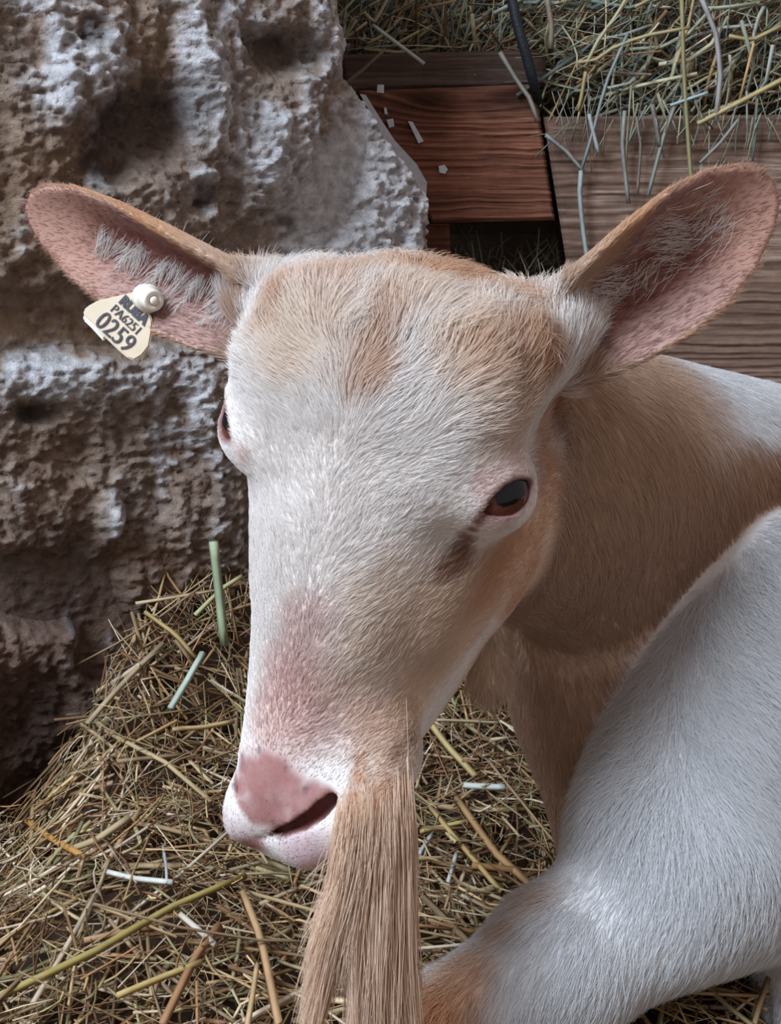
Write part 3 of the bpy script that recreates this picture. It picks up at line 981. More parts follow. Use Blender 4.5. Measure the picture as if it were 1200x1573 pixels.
def coat_colour(P):
    n = len(P)
    hw = sstep(0.0, 0.012, np.minimum(head_all(P), np.minimum(ear_form(P, EARS[1]), ear_form(P, EARS[-1]))))[:, None]
    C = WHITE * (1 - hw) + srgb(224, 224, 226) * hw
    def mix(w, col):
        nonlocal C
        C = C * (1 - w[:, None]) + np.asarray(col) * w[:, None]
    nz1 = fbm(P * 60, 3, 5); nz2_ = fbm(P * 22, 3, 9)
    Pn = P + 0.0035 * np.stack([nz1, nz2_, nz1], 1)
    for c, r, col, st in BLOBS:
        d = np.linalg.norm(Pn - c, axis=1) / r
        m = d < 1.7
        if m.any():
            w = np.zeros(n); w[m] = st * (1 - sstep(0.35, 1.6, d[m]))
            mix(w, col)
    qh = ((P - HO) @ HM) * 100                        # underside of the jaw
    mix((1 - hw[:, 0]) * (1 - sstep(-6.8, -4.8, qh[:, 2])) * sstep(-4, -1, qh[:, 1]) * 0.6, TAN)
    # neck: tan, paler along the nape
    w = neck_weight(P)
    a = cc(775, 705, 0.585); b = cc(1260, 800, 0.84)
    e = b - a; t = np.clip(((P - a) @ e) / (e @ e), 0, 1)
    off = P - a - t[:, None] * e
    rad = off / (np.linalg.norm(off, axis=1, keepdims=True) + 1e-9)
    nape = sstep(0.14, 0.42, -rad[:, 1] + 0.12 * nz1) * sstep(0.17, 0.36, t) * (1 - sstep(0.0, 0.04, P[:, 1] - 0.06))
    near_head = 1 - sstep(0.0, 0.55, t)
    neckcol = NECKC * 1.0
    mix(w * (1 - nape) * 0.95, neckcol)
    # shade in the fold between throat and chest, painted into the coat
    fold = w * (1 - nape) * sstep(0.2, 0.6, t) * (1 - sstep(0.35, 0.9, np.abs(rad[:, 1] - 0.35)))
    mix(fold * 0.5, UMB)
    mix(w * (1 - nape) * sstep(0.12, 0.5, t) * 0.75, srgb(156, 110, 82))  # tan coat deepened with painted neck shade towards the shoulder
    mix((1 - sstep(0.0, 0.004, rcone(P, cc(765, 950, 0.60), cc(752, 1048, 0.60), 0.008, 0.0105))) * 0.8, CREAM)
    tuft = p_tuft
    if tuft is not None:
        mix((1 - sstep(0.3, 1.3, np.linalg.norm(Pn - tuft, axis=1) / 0.013)) * 0.8, WHITE)
    # ears
    es = ear_split(P)
    for sgn in (1, -1):
        on, inner, s, vv = es[sgn]
        up = vv * (1 if (EARS[sgn]['lat'] @ np.array([0, -1, 0])) > 0 else -1)      # +1 at the upper rim
        rim = on * (1 - inner)
        mix(rim * sstep(0.15, 0.45, s) * 0.7, TAN)
        mix(rim * sstep(0.5, 0.95, np.abs(vv)) * sstep(0.1, 0.3, s) * 0.4, TAN)
        edge_ = np.exp(-((up - (0.30 + 1.25 * s)) / 0.14) ** 2) * (1 - sstep(0.4, 0.6, s))
        mix(on * edge_ * 0.65 * (1 if sgn < 0 else 0.25), RUST)
        mix(on * inner, srgb(158, 124, 116))
        mix(on * inner * sstep(0.45, 0.75, s) * 0.7, srgb(170, 128, 112))
        mix(on * inner * (1 - sstep(0.25, 0.6, np.abs(vv - (0.0 if sgn > 0 else 0.1)))) * (1 - sstep(0.60, 0.8, s)) * 0.9, DEEP)
    # nose skin
    nm = nose_mask(P)
    mix(nm * (1 - 0.2 * np.clip(nz1 + 0.3, 0, 1)), NOSE)
    mix(nm * sstep(-0.1, 0.5, nz1 + 0.6 * fbm(P * 170, 2, 15)) * 0.5, srgb(138, 88, 90))
    for c, r in FRECKLES:
        if c is not None:
            mix((1 - sstep(0.4, 1.2, np.linalg.norm(P - c, axis=1) / (r / F * c[2]))) * 0.65, srgb(96, 76, 84))
    near_n = np.zeros(n)
    for a_, r in NOSTRIL:
        for sg in (1, -1):
            near_n = np.maximum(near_n, np.linalg.norm(P - head2cam(a_[0] * sg, a_[1], a_[2]), axis=1) < 0.011)
    nn = near_n > 0
    if nn.any():
        w_in = np.zeros(n); w_in[nn] = sstep(0.0004, 0.0016, -base_field(P[nn]))
        mix(w_in * 0.95, srgb(112, 62, 58))                     # lining of the nostrils
    for sgn in (1, -1):
        al = almond(P, sgn)
        mix((1 - sstep(0.0, 0.0045, al)) * 0.55, PINK * 0.85)
        mix((1 - sstep(0.0002, 0.0034, al)) * 0.85, srgb(110, 60, 56))
    return np.clip(C * (1 + 0.05 * nz1[:, None]), 0.003, 0.95)


p_tuft = surf(800, 1165)
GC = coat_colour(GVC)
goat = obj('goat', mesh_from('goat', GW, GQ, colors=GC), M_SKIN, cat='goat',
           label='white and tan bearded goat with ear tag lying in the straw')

# ---- eyes
def uv_sphere(nu, nv):
    th = np.linspace(0, math.pi, nv); ph = np.linspace(0, 2 * math.pi, nu, endpoint=False)
    T, Pp = np.meshgrid(th, ph, indexing='ij')
    V = np.stack([np.sin(T) * np.cos(Pp), np.sin(T) * np.sin(Pp), np.cos(T)], -1).reshape(-1, 3)
    i = np.arange(nv - 1)[:, None] * nu + np.arange(nu)[None]
    j = np.arange(nv - 1)[:, None] * nu + (np.arange(nu)[None] + 1) % nu
    q = np.stack([i, j, j + nu, i + nu], -1).reshape(-1, 4)
    return V, q


for sgn in (1, -1):
    c, out, lon, ver = EYES[sgn]
    V, q = uv_sphere(72, 54)
    # local frame: z along the gaze, x along the slit
    ang = np.arccos(np.clip(V[:, 2], -1, 1))
    colr_e = np.tile(srgb(120, 84, 76), (len(V), 1))
    iris = 1 - sstep(0.88, 0.97, ang)
    ringn = fbm(np.stack([np.cos(np.arctan2(V[:, 1], V[:, 0])) * 4, np.sin(np.arctan2(V[:, 1], V[:, 0])) * 4, ang * 2], 1) * 2, 3, 3)
    colr_e = colr_e * (1 - iris[:, None]) + (srgb(96, 56, 44) * (1 + 0.3 * ringn[:, None])) * iris[:, None]
    sy = V[:, 1] - 0.16
    pup = 1 - sstep(0.9, 1.1, (np.abs(V[:, 0] + 0.18) / 0.60) ** 4 + (np.abs(sy) / 0.40) ** 4)
    pup = pup * (V[:, 2] > 0)
    colr_e = colr_e * (1 - pup[:, None]) + srgb(16, 16, 22) * pup[:, None]
    bulge = 1 + 0.07 * np.clip(1 - (ang / 0.95) ** 2, 0, 1)
    W = c + out * 0.0018 + (V * bulge[:, None] * EYE_R) @ np.stack([lon, ver, out], 0)
    if np.linalg.det(np.stack([lon, ver, out], 0)) > 0:
        q = q[:, ::-1]
    me = mesh_from('eye', cam2world(W), q, colors=np.clip(colr_e, 0, 1))
    obj('eye', me, M_EYE, goat, label='brown eye with a dark pupil')


# ------------------------------------------------------------------ fur
def curves_obj(name, pts, radius, cols, mat, parent=None, **kw):
    """pts (n, k, 3) world, radius (n, k), cols (n, 3)"""
    n, k, _ = pts.shape
    cu = bpy.data.hair_curves.new(name)
    cu.add_curves([k] * n)
    cu.attributes['position'].data.foreach_set('vector', np.ascontiguousarray(pts, np.float32).ravel())
    ra = cu.attributes.get('radius') or cu.attributes.new('radius', 'FLOAT', 'POINT')
    ra.data.foreach_set('value', np.ascontiguousarray(radius, np.float32).ravel())
    ca = cu.attributes.new('tint', 'FLOAT_COLOR', 'CURVE')
    c4 = np.ones((n, 4), np.float32); c4[:, :3] = cols
    ca.data.foreach_set('color', c4.ravel())
    cu.materials.append(mat)
    o = bpy.data.objects.new(name, cu); COL.objects.link(o)
    if parent is not None: o.parent = parent
    for kk, v in kw.items(): o[kk] = v
    return o


def unit(v): return v / (np.linalg.norm(v, axis=-1, keepdims=True) + 1e-12)


a_, b_, c_, d_ = (GVC[GQ[:, k]] for k in range(4))
farea = 0.5 * np.linalg.norm(np.cross(c_ - a_, d_ - b_), axis=1)
fcen = (a_ + b_ + c_ + d_) / 4
fn = unit(GN[GQ].sum(1))
view = unit(fcen)
facing = -np.einsum('ij,ij->i', fn, view)
fpx = 600 + F * fcen[:, 0] / fcen[:, 2]; fpy = 786.5 + F * fcen[:, 1] / fcen[:, 2]
infr = (fpx > -120) & (fpx < 1330) & (fpy > -60) & (fpy < 1680)
fh = head_all(fcen); fe = np.minimum(ear_form(fcen, EARS[1]), ear_form(fcen, EARS[-1]))
is_head = (np.minimum(fh, fe) < 0.006)
dens = np.where(is_head, 3.2e6, 0.9e6) * sstep(-0.55, -0.2, facing) * infr
nm_f = nose_mask(fcen)
dens *= 1 - 0.985 * sstep(0.25, 0.75, nm_f)
for sgn in (1, -1):
    dens *= sstep(0.0008, 0.003, almond(fcen, sgn))
    on, inner, s, vv = ear_split(fcen)[sgn]
    dens *= 1 - 0.75 * on * inner
for a0, r in NOSTRIL:
    for sg in (1, -1):
        dens *= sstep(0.9, 1.5, np.linalg.norm(fcen - head2cam(a0[0] * sg, a0[1], a0[2]), axis=1) / r)
expn = farea * dens
N_FUR = rng.poisson(expn)
fid = np.repeat(np.arange(len(GQ)), N_FUR)
n = len(fid)
uu, vv_ = rng.random(n)[:, None], rng.random(n)[:, None]
root = a_[fid] * (1 - uu) * (1 - vv_) + b_[fid] * uu * (1 - vv_) + c_[fid] * uu * vv_ + d_[fid] * (1 - uu) * vv_
nor = unit(GN[GQ[fid, 0]] * (1 - uu) * (1 - vv_) + GN[GQ[fid, 1]] * uu * (1 - vv_) + GN[GQ[fid, 2]] * uu * vv_ + GN[GQ[fid, 3]] * (1 - uu) * vv_)
print('fur hairs', n)


def fur_guides(P, N):
    """direction (camera coordinates), length and lift at roots"""
    n = len(P)
    q = ((P - HO) @ HM) * 100
    x, t, u = q.T
    side = np.tanh(x / 1.2)
    hd = -HT * (0.75) + 0 * P
    lat = 0.45 + 0.45 * sstep(3, -3, t) * 1.0
    lat = 0.45 + 0.5 * (1 - sstep(-2.5, 3, t))
    crown = 1 - sstep(-5.0, -3.2, t)
    hd = -HT * (0.75 + 0.2 * crown)[:, None] + HR * (side * lat * (1 - 0.6 * crown))[:, None]
    low = 1 - sstep(-5.0, -0.5, u)
    hd = hd - HU * (0.7 * low)[:, None]
    jitter = fbm(P * 55, 2, 41)[:, None] * HR + fbm(P * 55, 2, 45)[:, None] * HT
    hd = hd + jitter * (0.55 + 0.5 * (1 - sstep(-3, 1, t)))[:, None]
    hlen = 0.0062 + 0.0065 * (1 - sstep(-3.5, 0.5, t)) + 0.004 * crown
    hlen = hlen * (1 - 0.62 * sstep(7, 14, t)) * (1 - 0.5 * low)
    hlift = 0.30 + 0.18 * crown + 0 * x
    for sgn in (1, -1):                                # short hair around the eyes
        ed_ = np.linalg.norm(P - EYES[sgn][0], axis=1)
        hlen = hlen * (0.35 + 0.65 * sstep(0.016, 0.032, ed_))
    # body
    down = np.array([0, cp, sp])                       # world down in camera coordinates (x, y down, z away)
    bd = down * 0.9 + np.array([0.35, 0, 0.1])
    bd = np.tile(bd, (n, 1)) + 0.35 * np.stack([fbm(P * 18, 2, 71), fbm(P * 18, 2, 75), fbm(P * 18, 2, 79)], 1)
    nw = neck_weight(P)
    nape = sstep(0.2, 0.6, -N[:, 1]) * (1 - sstep(-0.02, 0.03, P[:, 1]))
    bd = bd * (1 - 0.7 * nape[:, None]) + np.array([0.9, 0.15, 0.3]) * nape[:, None]
    blen = np.full(n, 0.021) - 0.009 * nw
    legw = (1 - sstep(0.0, 0.035, rcone(P, cc(1080, 1375, 0.60), cc(650, 1600, 0.555), 0.043, 0.025)))
    bd = bd * (1 - legw[:, None]) + (np.array([-0.75, 0.65, 0.0]) * 0.8 + bd * 0.45) * legw[:, None]
    blen = blen - 0.007 * legw
    blift = np.full(n, 0.16)
    f_h = head_all(P); f_b = body_form(P)
    wh = sstep(-0.005, 0.005, f_b - f_h)
    D = hd * wh[:, None] + bd * (1 - wh[:, None])
    L = hlen * wh + blen * (1 - wh); Lf = hlift * wh + blift * (1 - wh)
    for sgn in (1, -1):
        e = EARS[sgn]
        on, inner, s, vv = ear_split(P)[sgn]
        upl = e['lat'] if e['lat'] @ np.array([0, -1, 0]) > 0 else -e['lat']
        ed = e['ax'] * 0.9 + upl * (0.35 * vv * (1 if upl is e['lat'] else -1))[:, None]
        el = 0.0042 + 0.002 * (1 - s)
        D = D * (1 - on[:, None]) + ed * on[:, None]
        L = L * (1 - on) + np.clip(el, 0.003, 0.008) * on
        Lf = Lf * (1 - on) + 0.22 * on
    return D, L, Lf


D, L, LIFT = fur_guides(root, nor)
D = unit(D)
D = unit(D + rng.normal(0, 0.16, D.shape))
tan_ = unit(D - nor * np.einsum('ij,ij->i', D, nor)[:, None])
L = L * rng.uniform(0.65, 1.25, n)
K = 5
pts = np.zeros((n, K, 3)); pts[:, 0] = root - nor * 0.0006
cur = pts[:, 0].copy()
LIFT = LIFT * rng.uniform(0.5, 1.6, n)
for k in range(1, K):
    f = (k - 0.5) / (K - 1)
    d = unit(tan_ + nor * (LIFT * (1.6 - 1.9 * f))[:, None])
    cur = cur + d * (L / (K - 1))[:, None]
    pts[:, k] = cur
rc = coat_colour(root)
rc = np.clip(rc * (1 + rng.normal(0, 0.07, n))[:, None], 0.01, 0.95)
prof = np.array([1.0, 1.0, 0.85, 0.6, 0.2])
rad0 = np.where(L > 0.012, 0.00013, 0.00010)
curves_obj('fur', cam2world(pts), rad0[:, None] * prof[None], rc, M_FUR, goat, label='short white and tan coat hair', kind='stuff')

# ---- long pale hairs inside the ears
hp, hrad, hc = [], [], []
for sgn, cnt_ in ((1, 2600), (-1, 2600)):
    e = EARS[sgn]
    upl_sign = 1 if e['lat'] @ np.array([0, -1, 0]) > 0 else -1
    for _ in range(cnt_):
        if sgn < 0:
            s = rng.uniform(0.02, 0.70) ; vrel = rng.normal(-0.02 - 0.45 * (0.62 - s), 0.27)
        else:
            s = rng.uniform(0.0, 0.74); vrel = rng.normal(0.16, 0.26)
        vrel = float(np.clip(vrel, -0.75, 0.8))
        w = np.interp(s, e['w'][:, 0], e['w'][:, 1]); v = vrel * w * upl_sign
        h = float(ear_surface_h(np.array([s]), np.array([v]), e)[0]) + 0.2
        p0 = e['b'] + e['ax'] * s * e['L'] + e['lat'] * v * 0.01 + e['n'] * h * 0.01
        up = e['lat'] * upl_sign
        if sgn < 0:
            cl = math.sin(s * 46 + vrel * 4) + 0.6 * math.sin(s * 83)
            d = up * rng.normal(0.75, 0.1) - e['ax'] * rng.normal(0.45 + 0.30 * cl, 0.10) + e['n'] * rng.normal(0.22, 0.08)
        else:
            cl = math.sin(s * 19 + 1.3)
            d = e['ax'] * rng.normal(0.75, 0.2) + up * rng.normal(0.35 * cl, 0.25) + e['n'] * rng.normal(0.26, 0.12)
        d = d / np.linalg.norm(d)
        ln = rng.uniform(0.007, 0.016)
        q = [p0 + d * ln * f - e['n'] * ln * 0.25 * f * f for f in np.linspace(0, 1, 5)]
        hp.append(q); hrad.append(0.00011 * prof); hc.append(WHITE * rng.uniform(0.85, 1.03))
curves_obj('ear_hair', cam2world(np.array(hp)), np.array(hrad), np.array(hc), M_FUR, goat, label='long white hairs inside the ears', kind='stuff')

# ---- beard: wavy locks hanging from the chin
bp_, br_, bc_ = [], [], []
down = np.array([0, cp, sp])
LOCKS = [  # root px, tip px, hairs, thickness
    ((532, 1295), (468, 1670), 300, 9), ((540, 1300), (478, 1620), 160, 7), ((552, 1298), (496, 1560), 120, 7), ((562, 1296), (536, 1680), 280, 9),
    ((575, 1292), (556, 1620), 240, 9), ((590, 1285), (584, 1690), 330, 10), ((606, 1268), (610, 1660), 330, 10), ((620, 1235), (634, 1600), 260, 8), ((560, 1290), (524, 1540), 140, 8),
    ((592, 1290), (574, 1560), 220, 12), ((604, 1280), (602, 1580), 240, 12), ((536, 1300), (472, 1560), 110, 7), ((575, 1298), (546, 1580), 160, 10), ((616, 1255), (630, 1690), 280, 9)]
for (r0, t0, cnt_, th) in LOCKS:
    wob = rng.uniform(-1, 1, 3); ph = rng.uniform(0, 6.28)
    shade = rng.uniform(0.94, 1.05)
    cnt_ = int(cnt_ * 1.25)
    g = rng.normal(0, 1, (cnt_, 2)); g = g * np.minimum(1, 1.7 / (np.hypot(g[:, 0], g[:, 1]) + 1e-6))[:, None]
    base_d = None
    for i_ in range(cnt_):
        gx_, gy_ = g[i_]
        rr = np.array([r0[0] + gx_ * th * 0.9, r0[1] + 6 - abs(rng.normal(0, 38))])
        if i_ % 4 == 0 or base_d is None:
            p = None
            for back in range(0, 90, 15):              # slide towards the chin until the ray meets skin
                p = hit_cam(rr[0] - back * 0.6, rr[1] - back, n=220, z0=0.43, z1=0.53, field=head_all)
                if p is not None: break
            base_d = p[2] if p is not None else 0.475
        tt = np.array([t0[0] + gx_ * th * 0.26 + rng.normal(0, 3), t0[1] - abs(rng.normal(0, 70))])
        q = []
        zo = gy_ * 0.005
        a1, p1 = rng.normal(0, 3.5), rng.uniform(0, 6.28); a2, p2 = rng.normal(0, 1.6), rng.uniform(0, 6.28); w1 = rng.uniform(4, 7)
        tt[0] += rng.normal(0, 5)
        for f in np.linspace(0, 1, 12):
            bulge = 0.55 * th * gx_ * math.sin(f ** 0.8 * math.pi)
            x_ = rr[0] + (tt[0] - rr[0]) * (f ** 1.25) + 5 * math.sin(f * 5 + ph) * f + bulge + (a1 * math.sin(w1 * f + p1) + a2 * math.sin(15 * f + p2)) * f
            y_ = rr[1] + (tt[1] - rr[1]) * f
            q.append(cc(x_, y_, base_d + 0.002 - 0.004 * math.sin(min(1, f * 4) * 3.14) + zo * min(1, f * 3) + 0.006 * f + 0.003 * math.sin(f * 4 + ph * 2) * f))
        bp_.append(q)
        br_.append(0.00012 * np.array([.5, .9, 1, 1, 1, 1, 1, .95, .9, .8, .6, .3]))
        bc_.append((TAN * 0.25 + CREAM * 0.75) * 1.08 * shade * rng.uniform(0.92, 1.08))
curves_obj('beard', cam2world(np.array(bp_)), np.array(br_), np.clip(np.array(bc_), 0, .9), M_FUR, goat, label='long wispy tan beard hanging from the chin', kind='stuff')
# ------------------------------------------------------------------ ear tag
M_TAG = plain_mat('tag_plastic', srgb(206, 186, 160), 0.45, 0.4, 120, 0.06)
M_STUD = plain_mat('stud_plastic', srgb(236, 228, 214), 0.4, 0.4, 120, 0.05)
M_INK = plain_mat('tag_ink', srgb(66, 66, 76), 0.6, 0.3, 300, 0.2)
e_ = EARS[-1]
pt = hit_cam(232, 470)
TD = (pt[2] if pt is not None else 0.55) - 0.006
tag_px = [(128, 476), (134, 470), (150, 461), (180, 454), (206, 448), (222, 462), (234, 492), (233, 510), (229, 532), (218, 546), (206, 553), (196, 550), (184, 540), (160, 517), (138, 493), (128, 484)]
# the tag hangs in a plane that leans a little to the left
TC = cc(182, 500, TD)
tagR = nrm([0.72, 0.66, -0.10]); tagN = np.array([-0.12, -0.14, -0.98]); tagN = nrm(tagN - tagR * (tagN @ tagR)); tagU = np.cross(tagN, tagR)
if tagU[1] > 0: tagU = -tagU
def on_tag(px, py, lift=0.0):
    d = cc(px, py, 1.0)
    t = (TC @ tagN) / (d @ tagN)
    return d * t + tagN * lift
import bmesh
def plate(name, pts3, nrm_, th, mat, parent, bevel=0.0006, label=None):
    bm = bmesh.new()
    f = [bm.verts.new(cam2world(p)) for p in pts3]
    b = [bm.verts.new(cam2world(p - nrm_ * th)) for p in pts3]
    bm.faces.new(f); bm.faces.new(b[::-1])
    for i in range(len(f)):
        j = (i + 1) % len(f); bm.faces.new((f[j], f[i], b[i], b[j]))
    bmesh.ops.recalc_face_normals(bm, faces=bm.faces)
    if bevel: bmesh.ops.bevel(bm, geom=bm.edges[:], offset=bevel, segments=2, affect='EDGES')
    me = bpy.data.meshes.new(name); bm.to_mesh(me); bm.free()
    return obj(name, me, mat, parent, label=label)
tag = plate('ear_tag', [on_tag(*p) for p in tag_px], tagN, 0.0016, M_TAG, goat, label='cream plastic ear tag numbered 0259')
plate('tag_back', [on_tag(px - 9, py + 1, -0.008) for px, py in tag_px[:4] + tag_px[13:]], tagN, 0.0014, M_STUD, tag)
# stud: a stepped button
def lathe(prof_, c, axd, sides=28):
    axd = nrm(axd); a = nrm(np.cross(axd, [0.2, 1, 0.1])); b = np.cross(axd, a)
    th = np.linspace(0, 2 * math.pi, sides, endpoint=False)
    V = np.concatenate([[c + axd * h + r * (math.cos(t) * a + math.sin(t) * b) for t in th] for h, r in prof_])
    n_ = len(prof_)
    i = np.arange(n_ - 1)[:, None] * sides + np.arange(sides)[None]; j = np.arange(n_ - 1)[:, None] * sides + (np.arange(sides)[None] + 1) % sides
    return V, np.stack([i, j, j + sides, i + sides], -1).reshape(-1, 4)
sd = nrm([0.55, 0.28, -0.78])
V, q = lathe([(-0.006, 0.0001), (-0.006, .0062), (0.0, .0066), (.0008, .0058), (.0012, .0050), (.0052, .0050), (.0058, .0045), (.0058, .0026), (.0046, .0024), (.0046, .0021), (.0066, .0019), (.0070, .0012), (.0072, .0001)], on_tag(231, 461, 0.002), sd)
obj('stud', mesh_from('stud', cam2world(V), q), M_STUD, tag, label='white plastic stud')
def tag_text(body, px, py, size, bold=0.0, sx=1.0):
    cu = bpy.data.curves.new('lettering', 'FONT'); cu.body = body; cu.size = 1.0; cu.align_x = 'CENTER'; cu.align_y = 'CENTER'
    cu.extrude = 0.02; cu.offset = bold; cu.resolution_u = 3
    tmp = bpy.data.objects.new('lettering_tmp', cu); COL.objects.link(tmp)
    dg = bpy.context.evaluated_depsgraph_get(); dg.update()
    me = bpy.data.meshes.new_from_object(tmp.evaluated_get(dg))
    bpy.data.objects.remove(tmp)
    me.name = 'lettering'
    co = np.zeros(len(me.vertices) * 3); me.vertices.foreach_get('co', co); co = co.reshape(-1, 3)
    P = on_tag(px, py, 0.0004) + size * (co[:, 0:1] * sx * tagR + co[:, 1:2] * tagU + co[:, 2:3] * tagN)
    me.vertices.foreach_set('co', np.ascontiguousarray(cam2world(P), np.float32).ravel())
    me.update(); me.materials.clear()
    return obj('lettering', me, M_INK, tag)
tag_text('0259', 177, 511, 0.0122, 0.0, 0.88)
tag_text('PA6251', 194, 492, 0.0060, 0.0, 0.95)
tag_text('RUBA', 206, 477, 0.0064, 0.055, 1.0)

# ------------------------------------------------------------------ straw
def straw_mesh(name, lines, widths, cols, flat=0.45, extra=None, ref=None):
    """lines (n, k, 3) polylines in world, each a flattened four-sided stalk"""
    lines = np.asarray(lines, float); n, k, _ = lines.shape
    T = unit3(np.gradient(lines, axis=1))
    if ref is None: ref = unit3(rng.normal(0, 1, (n, 1, 3)) + np.array([0, -0.4, 0.6]))
    S = unit3(np.cross(T, ref)); B = np.cross(T, S)
    w = np.asarray(widths)[:, None, None] * 0.5
    taper = np.ones((1, k, 1))
    V = np.stack([lines + S * w * taper, lines + B * w * flat, lines - S * w * taper, lines - B * w * flat], 2)   # n,k,4,3
    V = V.reshape(-1, 3)
    base = (np.arange(n) * k * 4)[:, None, None] + (np.arange(k - 1) * 4)[None, :, None]
    j = np.arange(4)[None, None]
    i0 = base + j; i1 = base + (j + 1) % 4
    q = np.stack([i0, i1, i1 + 4, i0 + 4], -1).reshape(-1, 4)
    s0 = (np.arange(n) * k * 4)[:, None]
    cap1 = s0 + np.array([[3, 2, 1, 0]]); cap2 = s0 + (k - 1) * 4 + np.array([[0, 1, 2, 3]])
    q = np.concatenate([q, cap1, cap2])
    C = np.repeat(np.asarray(cols), k * 4, axis=0)
    if extra is not None:
        eV, eq, eC = extra
        q = np.concatenate([q, eq + len(V)]); V = np.concatenate([V, eV]); C = np.concatenate([C, eC])
    return mesh_from(name, V, q, colors=np.clip(C, 0.003, 0.9), smooth=True)


PAL = np.array([srgb(*c) for c in [(206, 180, 128), (190, 160, 108), (172, 138, 92), (150, 122, 84), (206, 190, 150), (178, 168, 120), (150, 146, 100), (120, 92, 62), (222, 208, 176), (140, 108, 72), (128, 96, 68), (168, 126, 86)]])
PAL = PAL * np.array([1.03, 0.96, 1.05])
PALB = np.array([srgb(*c) for c in [(150, 156, 146), (176, 180, 170), (130, 140, 132), (186, 176, 140), (160, 148, 120), (110, 116, 110), (196, 190, 160), (140, 128, 110), (168, 172, 150)]]) * 1.12


def bent(c, d, ln, k, bend):
    n = len(c)
    t = np.linspace(-0.5, 0.5, k)[None, :, None]
    b = rng.normal(0, 1, (n, 3)) * bend[:, None]
    return c[:, None] + d[:, None] * t * ln[:, None, None] + b[:, None] * (t * t - 0.08) * ln[:, None, None]


# ---- bedding on the ground: uncountable
def ground_straw(n, xr, yr, lmin, lmax, wmin, wmax, tilt, lift):
    X = rng.uniform(*xr, n); Y = rng.uniform(*yr, n)
    keep = Y < WALL_Y0 + WALL_K * X - 0.02
    X, Y = X[keep], Y[keep]; n = len(X)
    e = 0.01
    z = ground_h(X, Y)
    gxn = (ground_h(X + e, Y) - z) / e; gyn = (ground_h(X, Y + e) - z) / e
    a = rng.uniform(0, math.pi, n)
    d = np.stack([np.cos(a), np.sin(a), gxn * np.cos(a) + gyn * np.sin(a) + rng.normal(0, tilt, n)], 1)
    d = unit3(d)
    ln = rng.uniform(0, 1, n) ** 1.8 * (lmax - lmin) + lmin
    c = np.stack([X, Y, z + rng.uniform(-0.006, lift, n)], 1)
    wd_ = rng.uniform(0, 1, n) ** 2 * (wmax - wmin) + wmin
    return bent(c, d, ln, 4, rng.uniform(0.0, 0.5, n)), wd_


L1, W1 = ground_straw(9000, (-0.62, 0.55), (0.36, 1.12), 0.02, 0.12, 0.0006, 0.0030, 0.20, 0.018)
L3, W3 = ground_straw(1700, (-0.5, 0.30), (0.42, 1.0), 0.02, 0.12, 0.0022, 0.0046, 0.14, 0.020)
L3 = L3[:, [0]] + (L3[:, [-1]] - L3[:, [0]]) * np.linspace(0, 1, 4)[None, :, None] * 1.0 + 0.25 * (L3 - L3[:, [0]] - (L3[:, [-1]] - L3[:, [0]]) * np.linspace(0, 1, 4)[None, :, None])
L2, W2 = ground_straw(6000, (-0.45, 0.25), (0.42, 1.0), 0.01, 0.05, 0.0005, 0.0018, 0.30, 0.022)
Lg = np.concatenate([L1, L2, L3]); Wg = np.concatenate([W1, W2, W3])
cg = PAL[rng.integers(0, len(PAL), len(Lg))] * rng.uniform(0.6, 1.25, len(Lg))[:, None]
cg[-len(L3):] = cg[-len(L3):] * 0.55 + srgb(196, 170, 134) * 0.45 * rng.uniform(0.7, 1.15, len(L3))[:, None]
obj('straw_bedding', straw_mesh('straw_bedding', Lg, Wg, cg), M_STRAW, kind='stuff', label='loose golden straw bedding heaped over the barn floor', cat='straw')

# ---- hay heaped in the manger
n = 5200
hx = rng.uniform(500, 1330, n); hy = rng.uniform(-60, 175, n)
hY = np.where(hx > 835, rng.uniform(1.15, 1.34, n), rng.uniform(1.19, 1.36, n))
top_lim = np.where(hx > 835, 178, 80)
hy = np.minimum(hy, top_lim - rng.uniform(0, 12, n))
C0 = np.stack([atY(a, b, c) for a, b, c in zip(hx, hy, hY)])
ang = rng.normal(0.75, 0.75, n)
d = unit3(np.stack([np.cos(ang), rng.normal(-0.2, 0.45, n), np.sin(ang)], 1))
ln = rng.uniform(0.02, 0.11, n); wd_ = rng.uniform(0, 1, n) ** 1.8 * 0.0036 + 0.0008
Lm = bent(C0, d, ln, 4, rng.uniform(0, 0.5, n))
low = Lm[:, :, 2].min(1)
ztop = atY(900, 178, 1.15)[2]
ok = (low > ztop - 0.012) | ((hx > 835) & (Lm[:, :, 1].max(1) < 1.14))
Lm, wd_, hx = Lm[ok], wd_[ok], hx[ok]
cm = np.where((rng.random(len(Lm)) < 0.72)[:, None], PALB[rng.integers(0, len(PALB), len(Lm))], PAL[rng.integers(0, len(PAL), len(Lm))]) * rng.uniform(0.55, 1.1, len(Lm))[:, None]
nw = 90
wx = rng.uniform(850, 1300, nw)
Cw = np.stack([atY(a, 178 + rng.uniform(-25, 40), 1.133) for a in wx]); aw = rng.normal(-1.57, 0.35, nw)
Lw = bent(Cw, unit3(np.stack([np.cos(aw), rng.normal(0, .05, nw), np.sin(aw)], 1)), rng.uniform(.02, .07, nw), 4, rng.uniform(0, .15, nw))
Lm = np.concatenate([Lm, Lw]); wd_ = np.concatenate([wd_, rng.uniform(.0008, .0024, nw)]); cm = np.concatenate([cm, PALB[rng.integers(0, len(PALB), nw)] * rng.uniform(.5, .95, nw)[:, None]])
